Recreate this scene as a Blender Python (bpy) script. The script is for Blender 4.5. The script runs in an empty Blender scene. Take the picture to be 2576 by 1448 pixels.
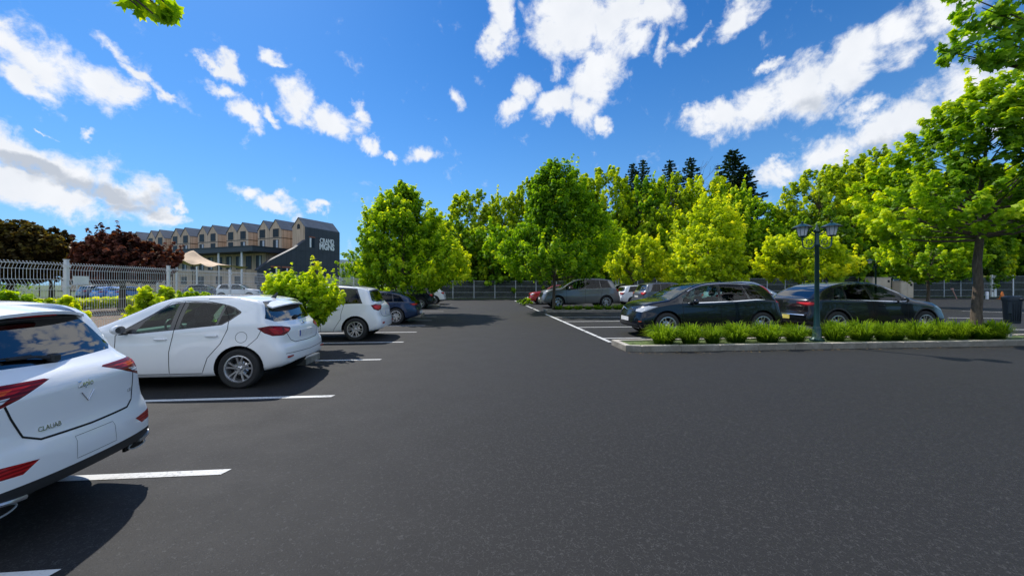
import bpy, bmesh, math, random
import numpy as np
from mathutils import Vector, Matrix
from mathutils.bvhtree import BVHTree
random.seed(7)
S = bpy.context.scene
COL = S.collection
PI = math.pi

# ------------------------------------------------------------------ camera (13 mm wide angle, eye 1.65 m)
TH = math.atan(85/940); CH = 1.65; F = 940.0; U0 = 1288.0; HZ = 716.0
cam = bpy.data.cameras.new('camera'); camo = bpy.data.objects.new('camera', cam); COL.objects.link(camo)
cam.sensor_width = 36; cam.lens = 36*F/2576; cam.clip_end = 3000; cam.clip_start = 0.05
cam.shift_y = -(724-HZ)/2576
camo.location = (0, 0, CH); camo.rotation_euler = (PI/2, 0, -TH)
S.camera = camo
ct, st = math.cos(TH), math.sin(TH)
def at(u, D, z=0.0):                       # bearing u and depth D -> world point
    X = D*(u-U0)/F
    return Vector((X*ct + D*st, D*ct - X*st, z))
def gnd(u, v, z=0.0):
    return at(u, F*(CH-z)/(v-HZ), z)
def zat(v, D): return CH + (HZ-v)*D/F
def on_x(u, x):                            # depth where bearing u crosses the world line x
    return x/(((u-U0)/F)*ct + st)
def on_y(u, y):
    return y/(ct - ((u-U0)/F)*st)

# ------------------------------------------------------------------ object helpers
def tag(o, label=None, cat=None, group=None, kind=None):
    if label: o['label'] = label
    if cat: o['category'] = cat
    if group: o['group'] = group
    if kind: o['kind'] = kind
    return o
def empty(name, loc=(0, 0, 0), rz=0.0, label=None, cat=None, group=None):
    o = bpy.data.objects.new(name, None); COL.objects.link(o)
    o.empty_display_size = 0.1
    o.location = loc; o.rotation_euler = (0, 0, rz)
    return tag(o, label, cat, group)
def link(name, me, parent=None, loc=(0, 0, 0), rz=0.0):
    o = bpy.data.objects.new(name, me); COL.objects.link(o)
    o.parent = parent; o.location = loc; o.rotation_euler = (0, 0, rz)
    return o
def copy_tree(o, parent=None):
    c = o.copy(); COL.objects.link(c); c.parent = parent
    for ch in list(o.children): copy_tree(ch, c)
    return c

class MB:
    """collects simple shapes into one mesh"""
    def __init__(s): s.v = []; s.f = []; s.m = []; s.sm = []
    def add(s, vs, fs, m=0, smooth=False):
        b = len(s.v); s.v += [tuple(p) for p in vs]
        for f in fs:
            s.f.append(tuple(b+i for i in f)); s.m.append(m); s.sm.append(smooth)
    def box(s, lo, hi, m=0, rz=0.0, c=(0, 0), bev=0.0):
        x0, y0, z0 = lo; x1, y1, z1 = hi
        if bev > 0:
            b = bev
            rings = []
            for z, i in ((z0, b), (z0+b, 0), (z1-b, 0), (z1, b)):
                a0, a1, c0, c1 = x0+i, x1-i, y0+i, y1-i
                k = b if i == 0 else b*0.4
                rings.append([(a0+k, c0, z), (a1-k, c0, z), (a1, c0+k, z), (a1, c1-k, z), (a1-k, c1, z), (a0+k, c1, z), (a0, c1-k, z), (a0, c0+k, z)])
            vs = [p for r in rings for p in r]
            fs = [tuple(range(7, -1, -1)), tuple(range(24, 32))]
            for r in range(3):
                for i in range(8): fs.append((r*8+i, r*8+(i+1) % 8, r*8+8+(i+1) % 8, r*8+8+i))
        else:
            vs = [(x, y, z) for z in (z0, z1) for x, y in ((x0, y0), (x1, y0), (x1, y1), (x0, y1))]
            fs = [(3, 2, 1, 0), (4, 5, 6, 7), (0, 1, 5, 4), (1, 2, 6, 5), (2, 3, 7, 6), (3, 0, 4, 7)]
        if rz:
            cr, sr = math.cos(rz), math.sin(rz)
            vs = [(c[0]+(x-c[0])*cr-(y-c[1])*sr, c[1]+(x-c[0])*sr+(y-c[1])*cr, z) for x, y, z in vs]
        s.add(vs, fs, m)
    def tube(s, pts, r, n=8, m=0, caps=True):
        pts = [Vector(p) for p in pts]; N = len(pts)
        rr = r if isinstance(r, (list, tuple)) else [r]*N
        vs = []; up = None
        for i, p in enumerate(pts):
            d = (pts[min(i+1, N-1)]-pts[max(i-1, 0)]).normalized()
            if up is None:
                up = Vector((0, 0, 1)) if abs(d.z) < .9 else Vector((1, 0, 0))
            a = d.cross(up).normalized(); b = a.cross(d).normalized(); up = b
            for k in range(n):
                t = 2*PI*k/n
                vs.append(p+a*math.cos(t)*rr[i]+b*math.sin(t)*rr[i])
        fs = []
        for i in range(N-1):
            for k in range(n):
                fs.append((i*n+k, i*n+(k+1) % n, (i+1)*n+(k+1) % n, (i+1)*n+k))
        if caps:
            fs.append(tuple(range(n-1, -1, -1))); fs.append(tuple((N-1)*n+k for k in range(n)))
        s.add(vs, fs, m, n > 4)
    def lathe(s, prof, n=24, m=0, c=(0, 0, 0), axis='z'):
        vs = []
        for r, h in prof:
            for k in range(n):
                t = 2*PI*k/n
                p = (r*math.cos(t), r*math.sin(t), h)
                if axis == 'y': p = (p[0], h, p[1])
                vs.append((c[0]+p[0], c[1]+p[1], c[2]+p[2]))
        fs = []
        for i in range(len(prof)-1):
            for k in range(n):
                q = (i*n+k, i*n+(k+1) % n, (i+1)*n+(k+1) % n, (i+1)*n+k)
                fs.append(q if axis == 'z' else q[::-1])
        s.add(vs, fs, m, True)
    def prism(s, poly, fn, m=0):
        """poly: 2D loop; fn(p, k) gives the 3D point of loop point p on side k (0/1)"""
        n = len(poly)
        vs = [fn(p, 0) for p in poly]+[fn(p, 1) for p in poly]
        fs = [tuple(range(n-1, -1, -1)), tuple(range(n, 2*n))]
        for i in range(n): fs.append((i, (i+1) % n, n+(i+1) % n, n+i))
        s.add(vs, fs, m)
    def mesh(s, mats, name='mesh', fix=True):
        me = bpy.data.meshes.new(name); me.from_pydata(s.v, [], s.f)
        for m in (mats if isinstance(mats, (list, tuple)) else [mats]): me.materials.append(m)
        me.polygons.foreach_set('material_index', s.m)
        me.polygons.foreach_set('use_smooth', s.sm)
        if fix:
            bm = bmesh.new(); bm.from_mesh(me); bmesh.ops.recalc_face_normals(bm, faces=bm.faces); bm.to_mesh(me); bm.free()
        if any(s.sm):
            try: me.set_sharp_from_angle(angle=math.radians(38))
            except Exception: pass
        me.update(); return me
    def obj(s, name, mats, parent=None, loc=(0, 0, 0), rz=0.0, fix=True):
        return link(name, s.mesh(mats, name, fix), parent, loc, rz)

# ------------------------------------------------------------------ materials
def lin(c):
    c = c/255.0
    return c/12.92 if c <= .04045 else ((c+.055)/1.055)**2.4
def rgb(r, g, b): return (lin(r), lin(g), lin(b), 1)
def newmat(name):
    m = bpy.data.materials.new(name); m.use_nodes = True
    nt = m.node_tree
    b = nt.nodes['Principled BSDF']
    return m, nt, b
def N(nt, t, **kw):
    n = nt.nodes.new(t)
    for k, v in kw.items():
        if k.startswith('i_'): n.inputs[int(k[2:])].default_value = v
        else: setattr(n, k, v)
    return n
def L(nt, a, b): nt.links.new(a, b)
def math_(nt, op, a, b=None, c=None, clamp=False):
    n = nt.nodes.new('ShaderNodeMath'); n.operation = op; n.use_clamp = clamp
    for i, x in enumerate((a, b, c)):
        if x is None: continue
        if isinstance(x, (int, float)): n.inputs[i].default_value = x
        else: nt.links.new(x, n.inputs[i])
    return n.outputs[0]
def mixc(nt, f, a, b, mode='MIX'):
    n = nt.nodes.new('ShaderNodeMix'); n.data_type = 'RGBA'; n.blend_type = mode
    for i, x in ((0, f), (6, a), (7, b)):
        if isinstance(x, (int, float, tuple)): n.inputs[i].default_value = x
        else: nt.links.new(x, n.inputs[i])
    return n.outputs[2]
def ramp(nt, f, stops):
    n = nt.nodes.new('ShaderNodeValToRGB'); e = n.color_ramp.elements
    while len(e) < len(stops): e.new(.5)
    for i, (p, c) in enumerate(stops):
        e[i].position = p; e[i].color = c if isinstance(c, tuple) else (c, c, c, 1)
    nt.links.new(f, n.inputs[0]); return n.outputs[0]
def coords(nt, kind='Object', scale=None):
    t = nt.nodes.new('ShaderNodeTexCoord'); o = t.outputs[kind]
    if scale:
        mp = nt.nodes.new('ShaderNodeMapping'); mp.inputs['Scale'].default_value = scale
        nt.links.new(o, mp.inputs[0]); o = mp.outputs[0]
    return o
def noise(nt, co, sc, det=3, rough=.5, dist=0):
    n = nt.nodes.new('ShaderNodeTexNoise'); n.inputs['Scale'].default_value = sc
    n.inputs['Detail'].default_value = det; n.inputs['Roughness'].default_value = rough; n.inputs['Distortion'].default_value = dist
    nt.links.new(co, n.inputs['Vector']); return n.outputs['Fac']
def bump(nt, bsdf, h, strength=.3, dist=.01):
    n = nt.nodes.new('ShaderNodeBump'); n.inputs['Strength'].default_value = strength; n.inputs['Distance'].default_value = dist
    nt.links.new(h, n.inputs['Height']); nt.links.new(n.outputs[0], bsdf.inputs['Normal'])

def plain(name, col, rough=.5, metal=0.0, var=.12, sc=8.0, coat=0.0, bmp=0.0, spec=None):
    m, nt, b = newmat(name)
    co = coords(nt)
    nz = noise(nt, co, sc, 4, .6)
    d = tuple(c*(1-var) for c in col[:3])+(1,); l = tuple(min(1, c*(1+var)) for c in col[:3])+(1,)
    L(nt, ramp(nt, nz, [(.3, d), (.7, l)]), b.inputs['Base Color'])
    b.inputs['Roughness'].default_value = rough; b.inputs['Metallic'].default_value = metal
    b.inputs['Coat Weight'].default_value = coat
    if spec is not None: b.inputs['Specular IOR Level'].default_value = spec
    if bmp: bump(nt, b, noise(nt, co, sc*6, 4, .6), bmp, .005)
    return m
def paint(name, col, metal=0.0, rough=.35, dirt=.45, inside=(.02, .02, .022, 1)):
    m, nt, b = newmat(name)
    co = coords(nt)
    grime = noise(nt, co, 3.0, 5, .65)
    sep = nt.nodes.new('ShaderNodeSeparateXYZ'); L(nt, co, sep.inputs[0])
    low = math_(nt, 'SUBTRACT', .62, sep.outputs[2]); low = math_(nt, 'MULTIPLY', low, 1.3, clamp=True)
    g = math_(nt, 'MULTIPLY', math_(nt, 'MULTIPLY', low, grime), dirt)
    c = mixc(nt, g, col, (.16, .15, .135, 1))
    geo = nt.nodes.new('ShaderNodeNewGeometry')
    L(nt, mixc(nt, geo.outputs['Backfacing'], c, inside), b.inputs['Base Color'])
    b.inputs['Metallic'].default_value = metal
    L(nt, math_(nt, 'MULTIPLY_ADD', grime, .12, rough-.06), b.inputs['Roughness'])
    b.inputs['Coat Weight'].default_value = 1.0 if dirt > .2 else .55; b.inputs['Coat Roughness'].default_value = .035
    if dirt < .2: b.inputs['Specular IOR Level'].default_value = .3
    return m
def glassmat(name, tint, gl=.9, rough=.01, ior=1.5, base=.0):
    m, nt, b = newmat(name); nt.nodes.remove(b)
    out = nt.nodes['Material Output']
    tr = N(nt, 'ShaderNodeBsdfTransparent'); tr.inputs[0].default_value = tint
    g = N(nt, 'ShaderNodeBsdfGlossy'); g.inputs['Roughness'].default_value = rough; g.inputs[0].default_value = (gl, gl, gl, 1)
    lw = N(nt, 'ShaderNodeFresnel'); lw.inputs[0].default_value = ior
    dirt = noise(nt, coords(nt), 5, 4)
    f = math_(nt, 'ADD', math_(nt, 'MULTIPLY_ADD', lw.outputs[0], .85, base), math_(nt, 'MULTIPLY', dirt, .012), clamp=True)
    mx = N(nt, 'ShaderNodeMixShader'); L(nt, f, mx.inputs[0]); L(nt, tr.outputs[0], mx.inputs[1]); L(nt, g.outputs[0], mx.inputs[2])
    L(nt, mx.outputs[0], out.inputs[0]); return m

M = {}
M['white'] = paint('paint_white', (.86, .87, .88, 1), rough=.36, dirt=.3)
M['white2'] = paint('paint_white_two', (.82, .83, .85, 1), rough=.36, dirt=.3)
M['black'] = paint('paint_black', (.003, .0045, .009, 1), rough=.2, dirt=.04)
M['darkgrey'] = paint('paint_dark_grey', (.010, .012, .014, 1), .3, .24, dirt=.05)
M['blue'] = paint('paint_dark_blue', (.012, .030, .075, 1), .35, .28, dirt=.15)
M['sky'] = paint('paint_light_blue', (.05, .22, .55, 1), 0, .35)
M['red'] = paint('paint_red', (.42, .012, .014, 1), .1, .3)
M['grey'] = paint('paint_grey', (.17, .17, .172, 1), .3, .33)
M['slate'] = paint('paint_slate', (.10, .115, .145, 1), .3, .33)
M['silver'] = paint('paint_silver', (.40, .46, .50, 1), .3, .33)
M['glass'] = glassmat('window_glass', (.50, .70, .64, 1), base=.0, ior=1.38)
M['privacy'] = glassmat('privacy_glass', (.15, .19, .21, 1), base=.0, ior=1.36)
M['mirror_glass'] = glassmat('dark_glass', (.03, .035, .04, 1), base=.12)
M['trim'] = plain('black_gloss_trim', (.012, .012, .013, 1), .25, coat=.6)
M['plastic'] = plain('black_plastic', (.022, .023, .025, 1), .55, bmp=.1, sc=30)
M['gap'] = plain('panel_gap_dark', (.006, .006, .006, 1), .8)
M['rubber'] = plain('tyre_rubber', (.02, .02, .021, 1), .8, sc=20, bmp=.2)
M['chrome'] = plain('bright_metal', (.72, .73, .75, 1), .14, 1.0, var=.05)
M['alloy'] = plain('alloy_rim', (.62, .63, .65, 1), .28, .85, var=.08)
M['cabin'] = plain('cabin_fabric', (.022, .024, .028, 1), .8, var=.3)
M['seatfab'] = plain('seat_fabric', (.03, .033, .038, 1), .75, var=.3)
M['dash'] = plain('dashboard_plastic', (.05, .075, .08, 1), .5, var=.2)
M['plate_w'] = plain('plate_white', (.78, .78, .76, 1), .4)
M['plate_y'] = plain('plate_yellow', (.72, .62, .16, 1), .4)
M['plate_b'] = plain('plate_blue_band', (.01, .06, .42, 1), .4)
M['ink'] = plain('letter_black', (.01, .01, .01, 1), .5)
def lampmat(name, c1, c2, emis=0.0):
    m, nt, b = newmat(name)
    co = coords(nt, 'Object', (1, 1, 1))
    w = N(nt, 'ShaderNodeTexWave'); w.wave_type = 'BANDS'; w.bands_direction = 'Z'
    w.inputs['Scale'].default_value = 14; w.inputs['Distortion'].default_value = 1.5; L(nt, co, w.inputs[0])
    L(nt, ramp(nt, w.outputs['Fac'], [(.25, c1), (.75, c2)]), b.inputs['Base Color'])
    b.inputs['Roughness'].default_value = .3; b.inputs['Coat Weight'].default_value = .2; b.inputs['Specular IOR Level'].default_value = .2
    b.inputs['Coat Roughness'].default_value = .02
    return m
M['tail'] = lampmat('tail_lamp_red', (.20, .004, .006, 1), (.48, .014, .016, 1))
M['tail_dark'] = lampmat('tail_lamp_dark', (.08, .002, .004, 1), (.20, .005, .008, 1))
M['tail_bright'] = lampmat('tail_lamp_bright', (.5, .01, .015, 1), (.75, .05, .05, 1))
M['amber'] = lampmat('lamp_orange', (.5, .05, .01, 1), (.7, .12, .02, 1))
M['clear'] = lampmat('head_lamp_clear', (.25, .27, .3, 1), (.7, .73, .78, 1))
# ------------------------------------------------------------------ car builder
class Curve:
    """monotone cubic through control points"""
    def __init__(s, pts):
        s.x = np.array([p[0] for p in pts], float); s.y = np.array([p[1] for p in pts], float)
        h = np.diff(s.x); d = np.diff(s.y)/h; n = len(s.x); m = np.zeros(n)
        for i in range(1, n-1):
            if d[i-1]*d[i] > 0:
                w1 = 2*h[i]+h[i-1]; w2 = h[i]+2*h[i-1]; m[i] = (w1+w2)/(w1/d[i-1]+w2/d[i])
        m[0] = d[0]; m[-1] = d[-1]; s.m = m; s.h = h
    def __call__(s, x):
        x = min(max(x, s.x[0]), s.x[-1]); i = min(max(int(np.searchsorted(s.x, x))-1, 0), len(s.h)-1)
        t = (x-s.x[i])/s.h[i]; h = s.h[i]
        return float((2*t**3-3*t*t+1)*s.y[i]+(t**3-2*t*t+t)*h*s.m[i]+(-2*t**3+3*t*t)*s.y[i+1]+(t**3-t*t)*h*s.m[i+1])
def inpoly(p, poly):
    c = False; n = len(poly); x, y = p
    for i in range(n):
        x1, y1 = poly[i]; x2, y2 = poly[i-1]
        if (y1 > y) != (y2 > y) and x < (x2-x1)*(y-y1)/(y2-y1)+x1: c = not c
    return c
def circ(cx, cz, r, n=28, a0=0, a1=2*PI):
    return [(cx+r*math.cos(a0+(a1-a0)*i/n), cz+r*math.sin(a0+(a1-a0)*i/n)) for i in range(n)]
def arc_pts(cx, cz, r, a0, a1, n=20):
    return [(cx+r*math.cos(math.radians(a0+(a1-a0)*i/n)), cz+r*math.sin(math.radians(a0+(a1-a0)*i/n))) for i in range(n+1)]

def cr(P, sub):
    out = []; n = len(P)
    for i in range(n-1):
        p0 = P[max(i-1, 0)]; p1 = P[i]; p2 = P[i+1]; p3 = P[min(i+2, n-1)]
        for k in range(sub[i]):
            t = k/sub[i]
            out.append(tuple(.5*((2*p1[j])+(-p0[j]+p2[j])*t+(2*p0[j]-5*p1[j]+4*p2[j]-p3[j])*t*t+(-p0[j]+3*p1[j]-3*p2[j]+p3[j])*t**3) for j in (0, 1)))
    out.append(P[-1]); return out
SUB = [1, 2, 3, 3, 3, 3, 3, 2, 3, 3]
RAIL = sum(SUB[:7])

def wheel_meshes(R, w, spokes, style):
    t = MB()
    rr = R*.68
    pr = [(rr, -w*.42), (rr+.012, -w*.5), (R*.9, -w*.52), (R*.975, -w*.44), (R, -w*.3), (R, w*.3), (R*.975, w*.44), (R*.9, w*.52), (rr+.012, w*.5), (rr, w*.42)]
    t.lathe(pr, 40, 0, axis='y')
    for a in range(3):                                   # circumferential grooves
        pass
    r = MB()
    r.lathe([(rr+.004, w*.42), (rr+.004, w*.49), (rr-.012, w*.5), (rr-.02, w*.44), (rr-.03, w*.1), (rr-.03, -w*.4)], 40, 0, axis='y')
    r.lathe([(.0, -w*.05), (rr-.03, -w*.05)], 32, 1, axis='y')        # dark brake disc behind
    r.lathe([(rr*.52, w*.08), (rr*.52, w*.0), (0.03, w*.08)], 24, 2, axis='y')
    r.lathe([(0, w*.42), (.028, w*.42), (.036, w*.38), (.05, w*.34), (.065, w*.2)], 20, 0, axis='y')
    n = spokes
    for i in range(n):
        for off in ((-1, 1) if style == 'double' else (0,)):
            a = 2*PI*i/n
            ro = rr-.012; a_out = a + off*.62*PI/n*.62; a_in = a + off*.16
            wi, wo = (.012, .015) if style == 'double' else (.018, .028)
            def pt(rad, ang, side, y): return (rad*math.cos(ang)-side*math.sin(ang), y, rad*math.sin(ang)+side*math.cos(ang))
            vs = []
            for rad, ang, hw, y in ((.035, a_in, wi, w*.36), ((ro+.04)/2, (a_in+a_out)/2, (wi+wo)*.45, w*.40), (ro, a_out, wo, w*.42)):
                vs += [pt(rad, ang, -hw, y), pt(rad, ang, hw, y), pt(rad, ang, hw*.8, y-.03), pt(rad, ang, -hw*.8, y-.03)]
            fs = []
            for k in range(2):
                for q in range(4): fs.append((k*4+q, k*4+(q+1) % 4, k*4+4+(q+1) % 4, k*4+4+q))
            r.add(vs, fs, 0)
    for i in range(5):
        a = 2*PI*i/5+.3; r.lathe([(0, w*.39), (.007, w*.385), (.007, w*.3)], 8, 1, c=(.045*math.cos(a), 0, .045*math.sin(a)), axis='y')
    return t.mesh(M['rubber'], 'tyre'), r.mesh([M['alloy'], M['gap'], M['chrome']], 'rim')

def car(spec, loc, heading, label, cat='car', group=None, scale=(1, 1, 1)):
    """local +x = forward, s = distance from the nose; returns the root Empty"""
    sp = spec; Lc = sp['L']; W0 = sp['W']; top = Curve(sp['top']); belt = Curve(sp['belt'])
    zs = sp['sill']; sill = Curve(sp.get('sillc', [(0, zs+.02), (.5, zs), (Lc-.5, zs), (Lc, zs+.06)]))
    wid = Curve(sp.get('plan', [(0, W0-.10), (.45, W0-.03), (1.1, W0-.005), (Lc*.5, W0), (Lc-1.0, W0-.01), (Lc-.4, W0-.035), (Lc, W0-.10)]))
    k_t = sp.get('tumble', .38); rnd = sp.get('round', .10)
    kf = sp.get('kf', .24); kr = sp.get('kr', .13)
    offf = Curve(sp.get('offf', [(0, .10), (.22, .06), (.38, 0), (.55, .02), (.75, .09), (1.0, .16)]))
    offr = Curve(sp.get('offr', [(0, .12), (.25, .07), (.42, 0), (.62, .015), (.66, .05), (.9, .09), (1.1, .13)]))
    O = Vector((Lc/2, 0, 0))
    inner = [0, .004, .012, .026, .045, .07, .1]
    ss = inner+list(np.linspace(.14, Lc-.14, sp.get('n', 62)))+[Lc-q for q in inner[::-1]]
    def rd(s, r):
        d = min(s, Lc-s)
        return 0 if d >= r else r*(1-math.sqrt(max(0, 1-(1-d/r)**2)))
    bm = bmesh.new(); zl = bm.faces.layers.int.new('zone'); pl = bm.faces.layers.int.new('part')
    secs = []
    for s in ss:
        w = wid(s)-rd(s, rnd); zt = top(s)-rd(s, .05); z0 = sill(s)+rd(s, .05)
        crown = .045
        zr = zt-crown; zb = min(belt(s), zr-.012)
        h = zr-zb; wb = w-.045; wr = wb-k_t*h-.03
        cut = sp.get('crease', .030)
        P = [(w-.24, z0+.01), (w-.07, z0), (w-.008, z0+.07), (w-.004, z0+.52*(zb-z0)), (w-cut, zb-.12), (wb, zb),
             (wb*.5+wr*.5+.045*h, zb+.5*h), (wr, zr), (wr-.07, zt-crown*.28), (wr*.5, zt-.006), (0, zt)]
        secs.append(cr(P, SUB))
    nr = len(secs[0])
    V = {}
    def warp(s, y, z):
        ds = 0
        if s < 1.2:
            f = 1-s/1.2; q = (abs(y)/W0)
            ds += kf*q**2.6*f**1.5 + offf(z)*max(0, 1-s/.5)
        if s > Lc-1.0:
            f = 1-(Lc-s)/1.0; q = abs(y)/W0
            ds -= kr*q**2.6*f**1.3 + offr(z)*max(0, 1-(Lc-s)/.45)
        return (Lc/2-(s+ds), y, z)
    for i, s in enumerate(ss):
        for j, (y, z) in enumerate(secs[i]):
            V[i, j] = bm.verts.new(warp(s, max(y, 0), z))
    for i in range(len(ss)-1):
        for j in range(nr-1):
            f = bm.faces.new((V[i, j], V[i, j+1], V[i+1, j+1], V[i+1, j])); f.smooth = True
            f[zl] = 0 if j < RAIL else 1
    for end, i, s in ((2, 0, ss[0]), (3, len(ss)-1, ss[-1])):
        sec = secs[i]; yr, zr = sec[RAIL]; z0 = sec[0][1]
        nc = nr-1-RAIL
        G = {}
        for j in range(RAIL+1):
            y, z = sec[j]; t = (z-z0)/(zr-z0)
            for k in range(nc+1):
                if k == 0: G[j, k] = V[i, j]
                elif j == RAIL: G[j, k] = V[i, RAIL+k]
                else:
                    yt, zt = sec[RAIL+k]
                    G[j, k] = bm.verts.new(warp(s, y*yt/yr, z+(zt-zr)*max(t, 0)))
        for j in range(RAIL):
            for k in range(nc):
                q = (G[j, k], G[j, k+1], G[j+1, k+1], G[j+1, k])
                try: f = bm.faces.new(q)
                except ValueError: continue
                f.smooth = True; f[zl] = end
    bmesh.ops.remove_doubles(bm, verts=bm.verts, dist=.0004)
    bm.normal_update()
    for f in bm.faces:
        c = f.calc_center_median()
        ref = Vector((max(-Lc/2+.45, min(Lc/2-.45, c.x)), 0, .6))
        if f.normal.dot(c-ref) < 0: f.normal_flip()
    bm.normal_update()
    # views: origin, e1, e2
    def view(v):
        if v == 'side': return O, Vector((-1, 0, 0)), Vector((0, 0, 1))
        if v == 'end': return Vector((0, 0, 0)), Vector((0, 1, 0)), Vector((0, 0, 1))
        if v == 'plan': return O, Vector((-1, 0, 0)), Vector((0, 1, 0))
        if v == 'rc': return Vector((-Lc/2, W0, 0)), Vector((-1, -1, 0))*.7071, Vector((0, 0, 1))
        if v == 'fc': return Vector((Lc/2, W0, 0)), Vector((1, -1, 0))*.7071, Vector((0, 0, 1))
    def prep(v, poly):
        return [(p[0]*.7071, p[1]) for p in poly] if v in ('rc', 'fc') else list(poly)
    def okf(f, v, zones, rng):
        if zones is not None and f[zl] not in zones: return False
        c = f.calc_center_median(); s = Lc/2-c.x
        return rng[0] <= s <= rng[1]
    regs = []
    def region(name, mat, v, poly, zones=None, rng=(-1, 99), split=True, delete=False):
        O_, e1, e2 = view(v); poly = prep(v, poly)
        x0 = min(p[0] for p in poly)-.02; x1 = max(p[0] for p in poly)+.02; y0 = min(p[1] for p in poly)-.02; y1 = max(p[1] for p in poly)+.02
        def near(f):
            a = [(q.co-O_).dot(e1) for q in f.verts]; b = [(q.co-O_).dot(e2) for q in f.verts]
            return max(a) >= x0 and min(a) <= x1 and max(b) >= y0 and min(b) <= y1
        n = len(poly)
        for i in range(n):
            p, q = poly[i-1], poly[i]
            if abs(p[0]-q[0])+abs(p[1]-q[1]) < 1e-5: continue
            # limit to faces near this edge
            ex0, ex1 = min(p[0], q[0])-.01, max(p[0], q[0])+.01; ey0, ey1 = min(p[1], q[1])-.01, max(p[1], q[1])+.01
            fs = []
            for f in bm.faces:
                if not okf(f, v, zones, (rng[0]-.3, rng[1]+.3)): continue
                a = [(w_.co-O_).dot(e1) for w_ in f.verts]
                if max(a) < ex0 or min(a) > ex1: continue
                b = [(w_.co-O_).dot(e2) for w_ in f.verts]
                if max(b) < ey0 or min(b) > ey1: continue
                fs.append(f)
            if not fs: continue
            geom = list({w_ for f in fs for w_ in f.verts})+list({e for f in fs for e in f.edges})+fs
            nrm = e1*(q[1]-p[1])-e2*(q[0]-p[0])
            bmesh.ops.bisect_plane(bm, geom=geom, dist=1e-5, plane_co=O_+e1*p[0]+e2*p[1], plane_no=nrm.normalized())
        idx = len(regs)+1
        hit = []
        for f in bm.faces:
            if not okf(f, v, zones, rng): continue
            c = f.calc_center_median()-O_
            if inpoly((c.dot(e1), c.dot(e2)), poly): hit.append(f)
        if delete: return hit
        for f in hit: f[pl] = idx
        regs.append((name, mat, split, v))
    sf, sr = sp['axles']; R = sp['R']; Ra = R+sp.get('arch', .045)
    # --- side glass outlines from the belt and roof rail curves
    def rail(s): return top(s)-.045
    def strip(a, b, lo, hi, slant0=0, slant1=0, n=12):
        lowp, upp = [], []
        for i in range(n+1):
            t = i/n
            s = a+(b-a)*t; s2 = s+slant0*(1-t)+slant1*t
            zl_ = belt(s)+lo; zu = rail(s2)-hi
            if zu-zl_ < .015: continue
            lowp.append((s, zl_)); upp.append((s2, zu))
        if lowp and len(lowp) < n+1 and a < Lc*.5:
            # pointed front corner
            s = lowp[0][0]-.05; lowp.insert(0, (s, belt(s)+lo))
        return lowp+upp[::-1]
    for rg in sp.get('pre', []):
        region(*rg[:5], **(rg[5] if len(rg) > 5 else {}))
    g = sp['glass']                     # a0, B, q, c, slants
    a0, B, q_, c_, sl = g
    if 'win' in sp:
        for nm, mt, pg in sp['win']: region(nm, M[mt], 'side', pg, (0,), (1.0, Lc-.1))
    else:
      region('window_trim', M['trim'], 'side', strip(a0-.12, c_+.04, -.004, .008, 0, sl), (0,), (1.0, Lc-.1))
      region('window', M['glass'], 'side', strip(a0, B-.05, .02, .045, 0, .05), (0,), (1.0, B+.3))
      region('window', M['privacy'] if sp.get('priv') else M['glass'], 'side', strip(B+.05, q_-.02, .02, .045, .05, sl*.35), (0,))
      if c_ > q_+.12: region('quarter_window', M['privacy'], 'side', strip(q_+.03, c_, .025, .05, sl*.35, sl, 8), (0,))
    # --- windshield and rear glass
    w0, w1 = sp['screen']; wy = W0-.14
    region('windshield', M['glass'], 'plan', [(w0, 0.0-.01), (w0, wy-.05), (w0+.03, wy), (w1, wy-.20), (w1+.02, wy-.26), (w1, -.01)], (1,), (w0-.4, w1+.2), split=False)
    for rg in sp.get('regions', []):
        region(*rg[:5], **(rg[5] if len(rg) > 5 else {}))
    # cladding rings and sill
    if sp.get('clad'):
        cw = sp['clad']
        for sx in (sf, sr): region('arch_cladding', M['plastic'], 'side', circ(sx, R, Ra+cw, 30), (0,), split=True)
        zc = zs+sp.get('cladz', .14)
        region('sill_cladding', M['plastic'], 'side', [(sf+Ra, zs-.1), (sr-Ra, zs-.1), (sr-Ra, zc), (sf+Ra, zc-.0)], (0,))
        region('bumper_cladding', M['plastic'], 'end', [(-.01, 0), (1.2, 0), (1.2, sp.get('rclad', .42)), (-.01, sp.get('rclad', .42))], (0, 3), (sr+Ra, 99), split=False)
        region('bumper_cladding', M['plastic'], 'end', [(-.01, 0), (1.2, 0), (1.2, sp.get('fclad', .34)), (-.01, sp.get('fclad', .34))], (0, 2), (-1, sf-Ra), split=False)
    bvh = BVHTree.FromBMesh(bm)
    for sx in (sf, sr):
        hit = region('', None, 'side', circ(sx, R+.01, Ra, 30), (0,), delete=True)
        hit2 = [f for f in bm.faces if f[zl] == 0 and f not in set(hit) and abs(Lc/2-f.calc_center_median().x-sx) < Ra*.95 and f.calc_center_median().z < R and f.calc_center_median().y < W0-.07 and f.calc_center_median().z < zs+.05]
        bmesh.ops.delete(bm, geom=hit+hit2, context='FACES')
    bm.normal_update()
    bm.verts.ensure_lookup_table(); bm.faces.ensure_lookup_table()
    vn = {}
    for v_ in bm.verts:
        n_ = v_.normal.copy()
        if v_.co.y < .001: n_.y = 0; n_.normalize()
        vn[v_] = n_
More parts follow.
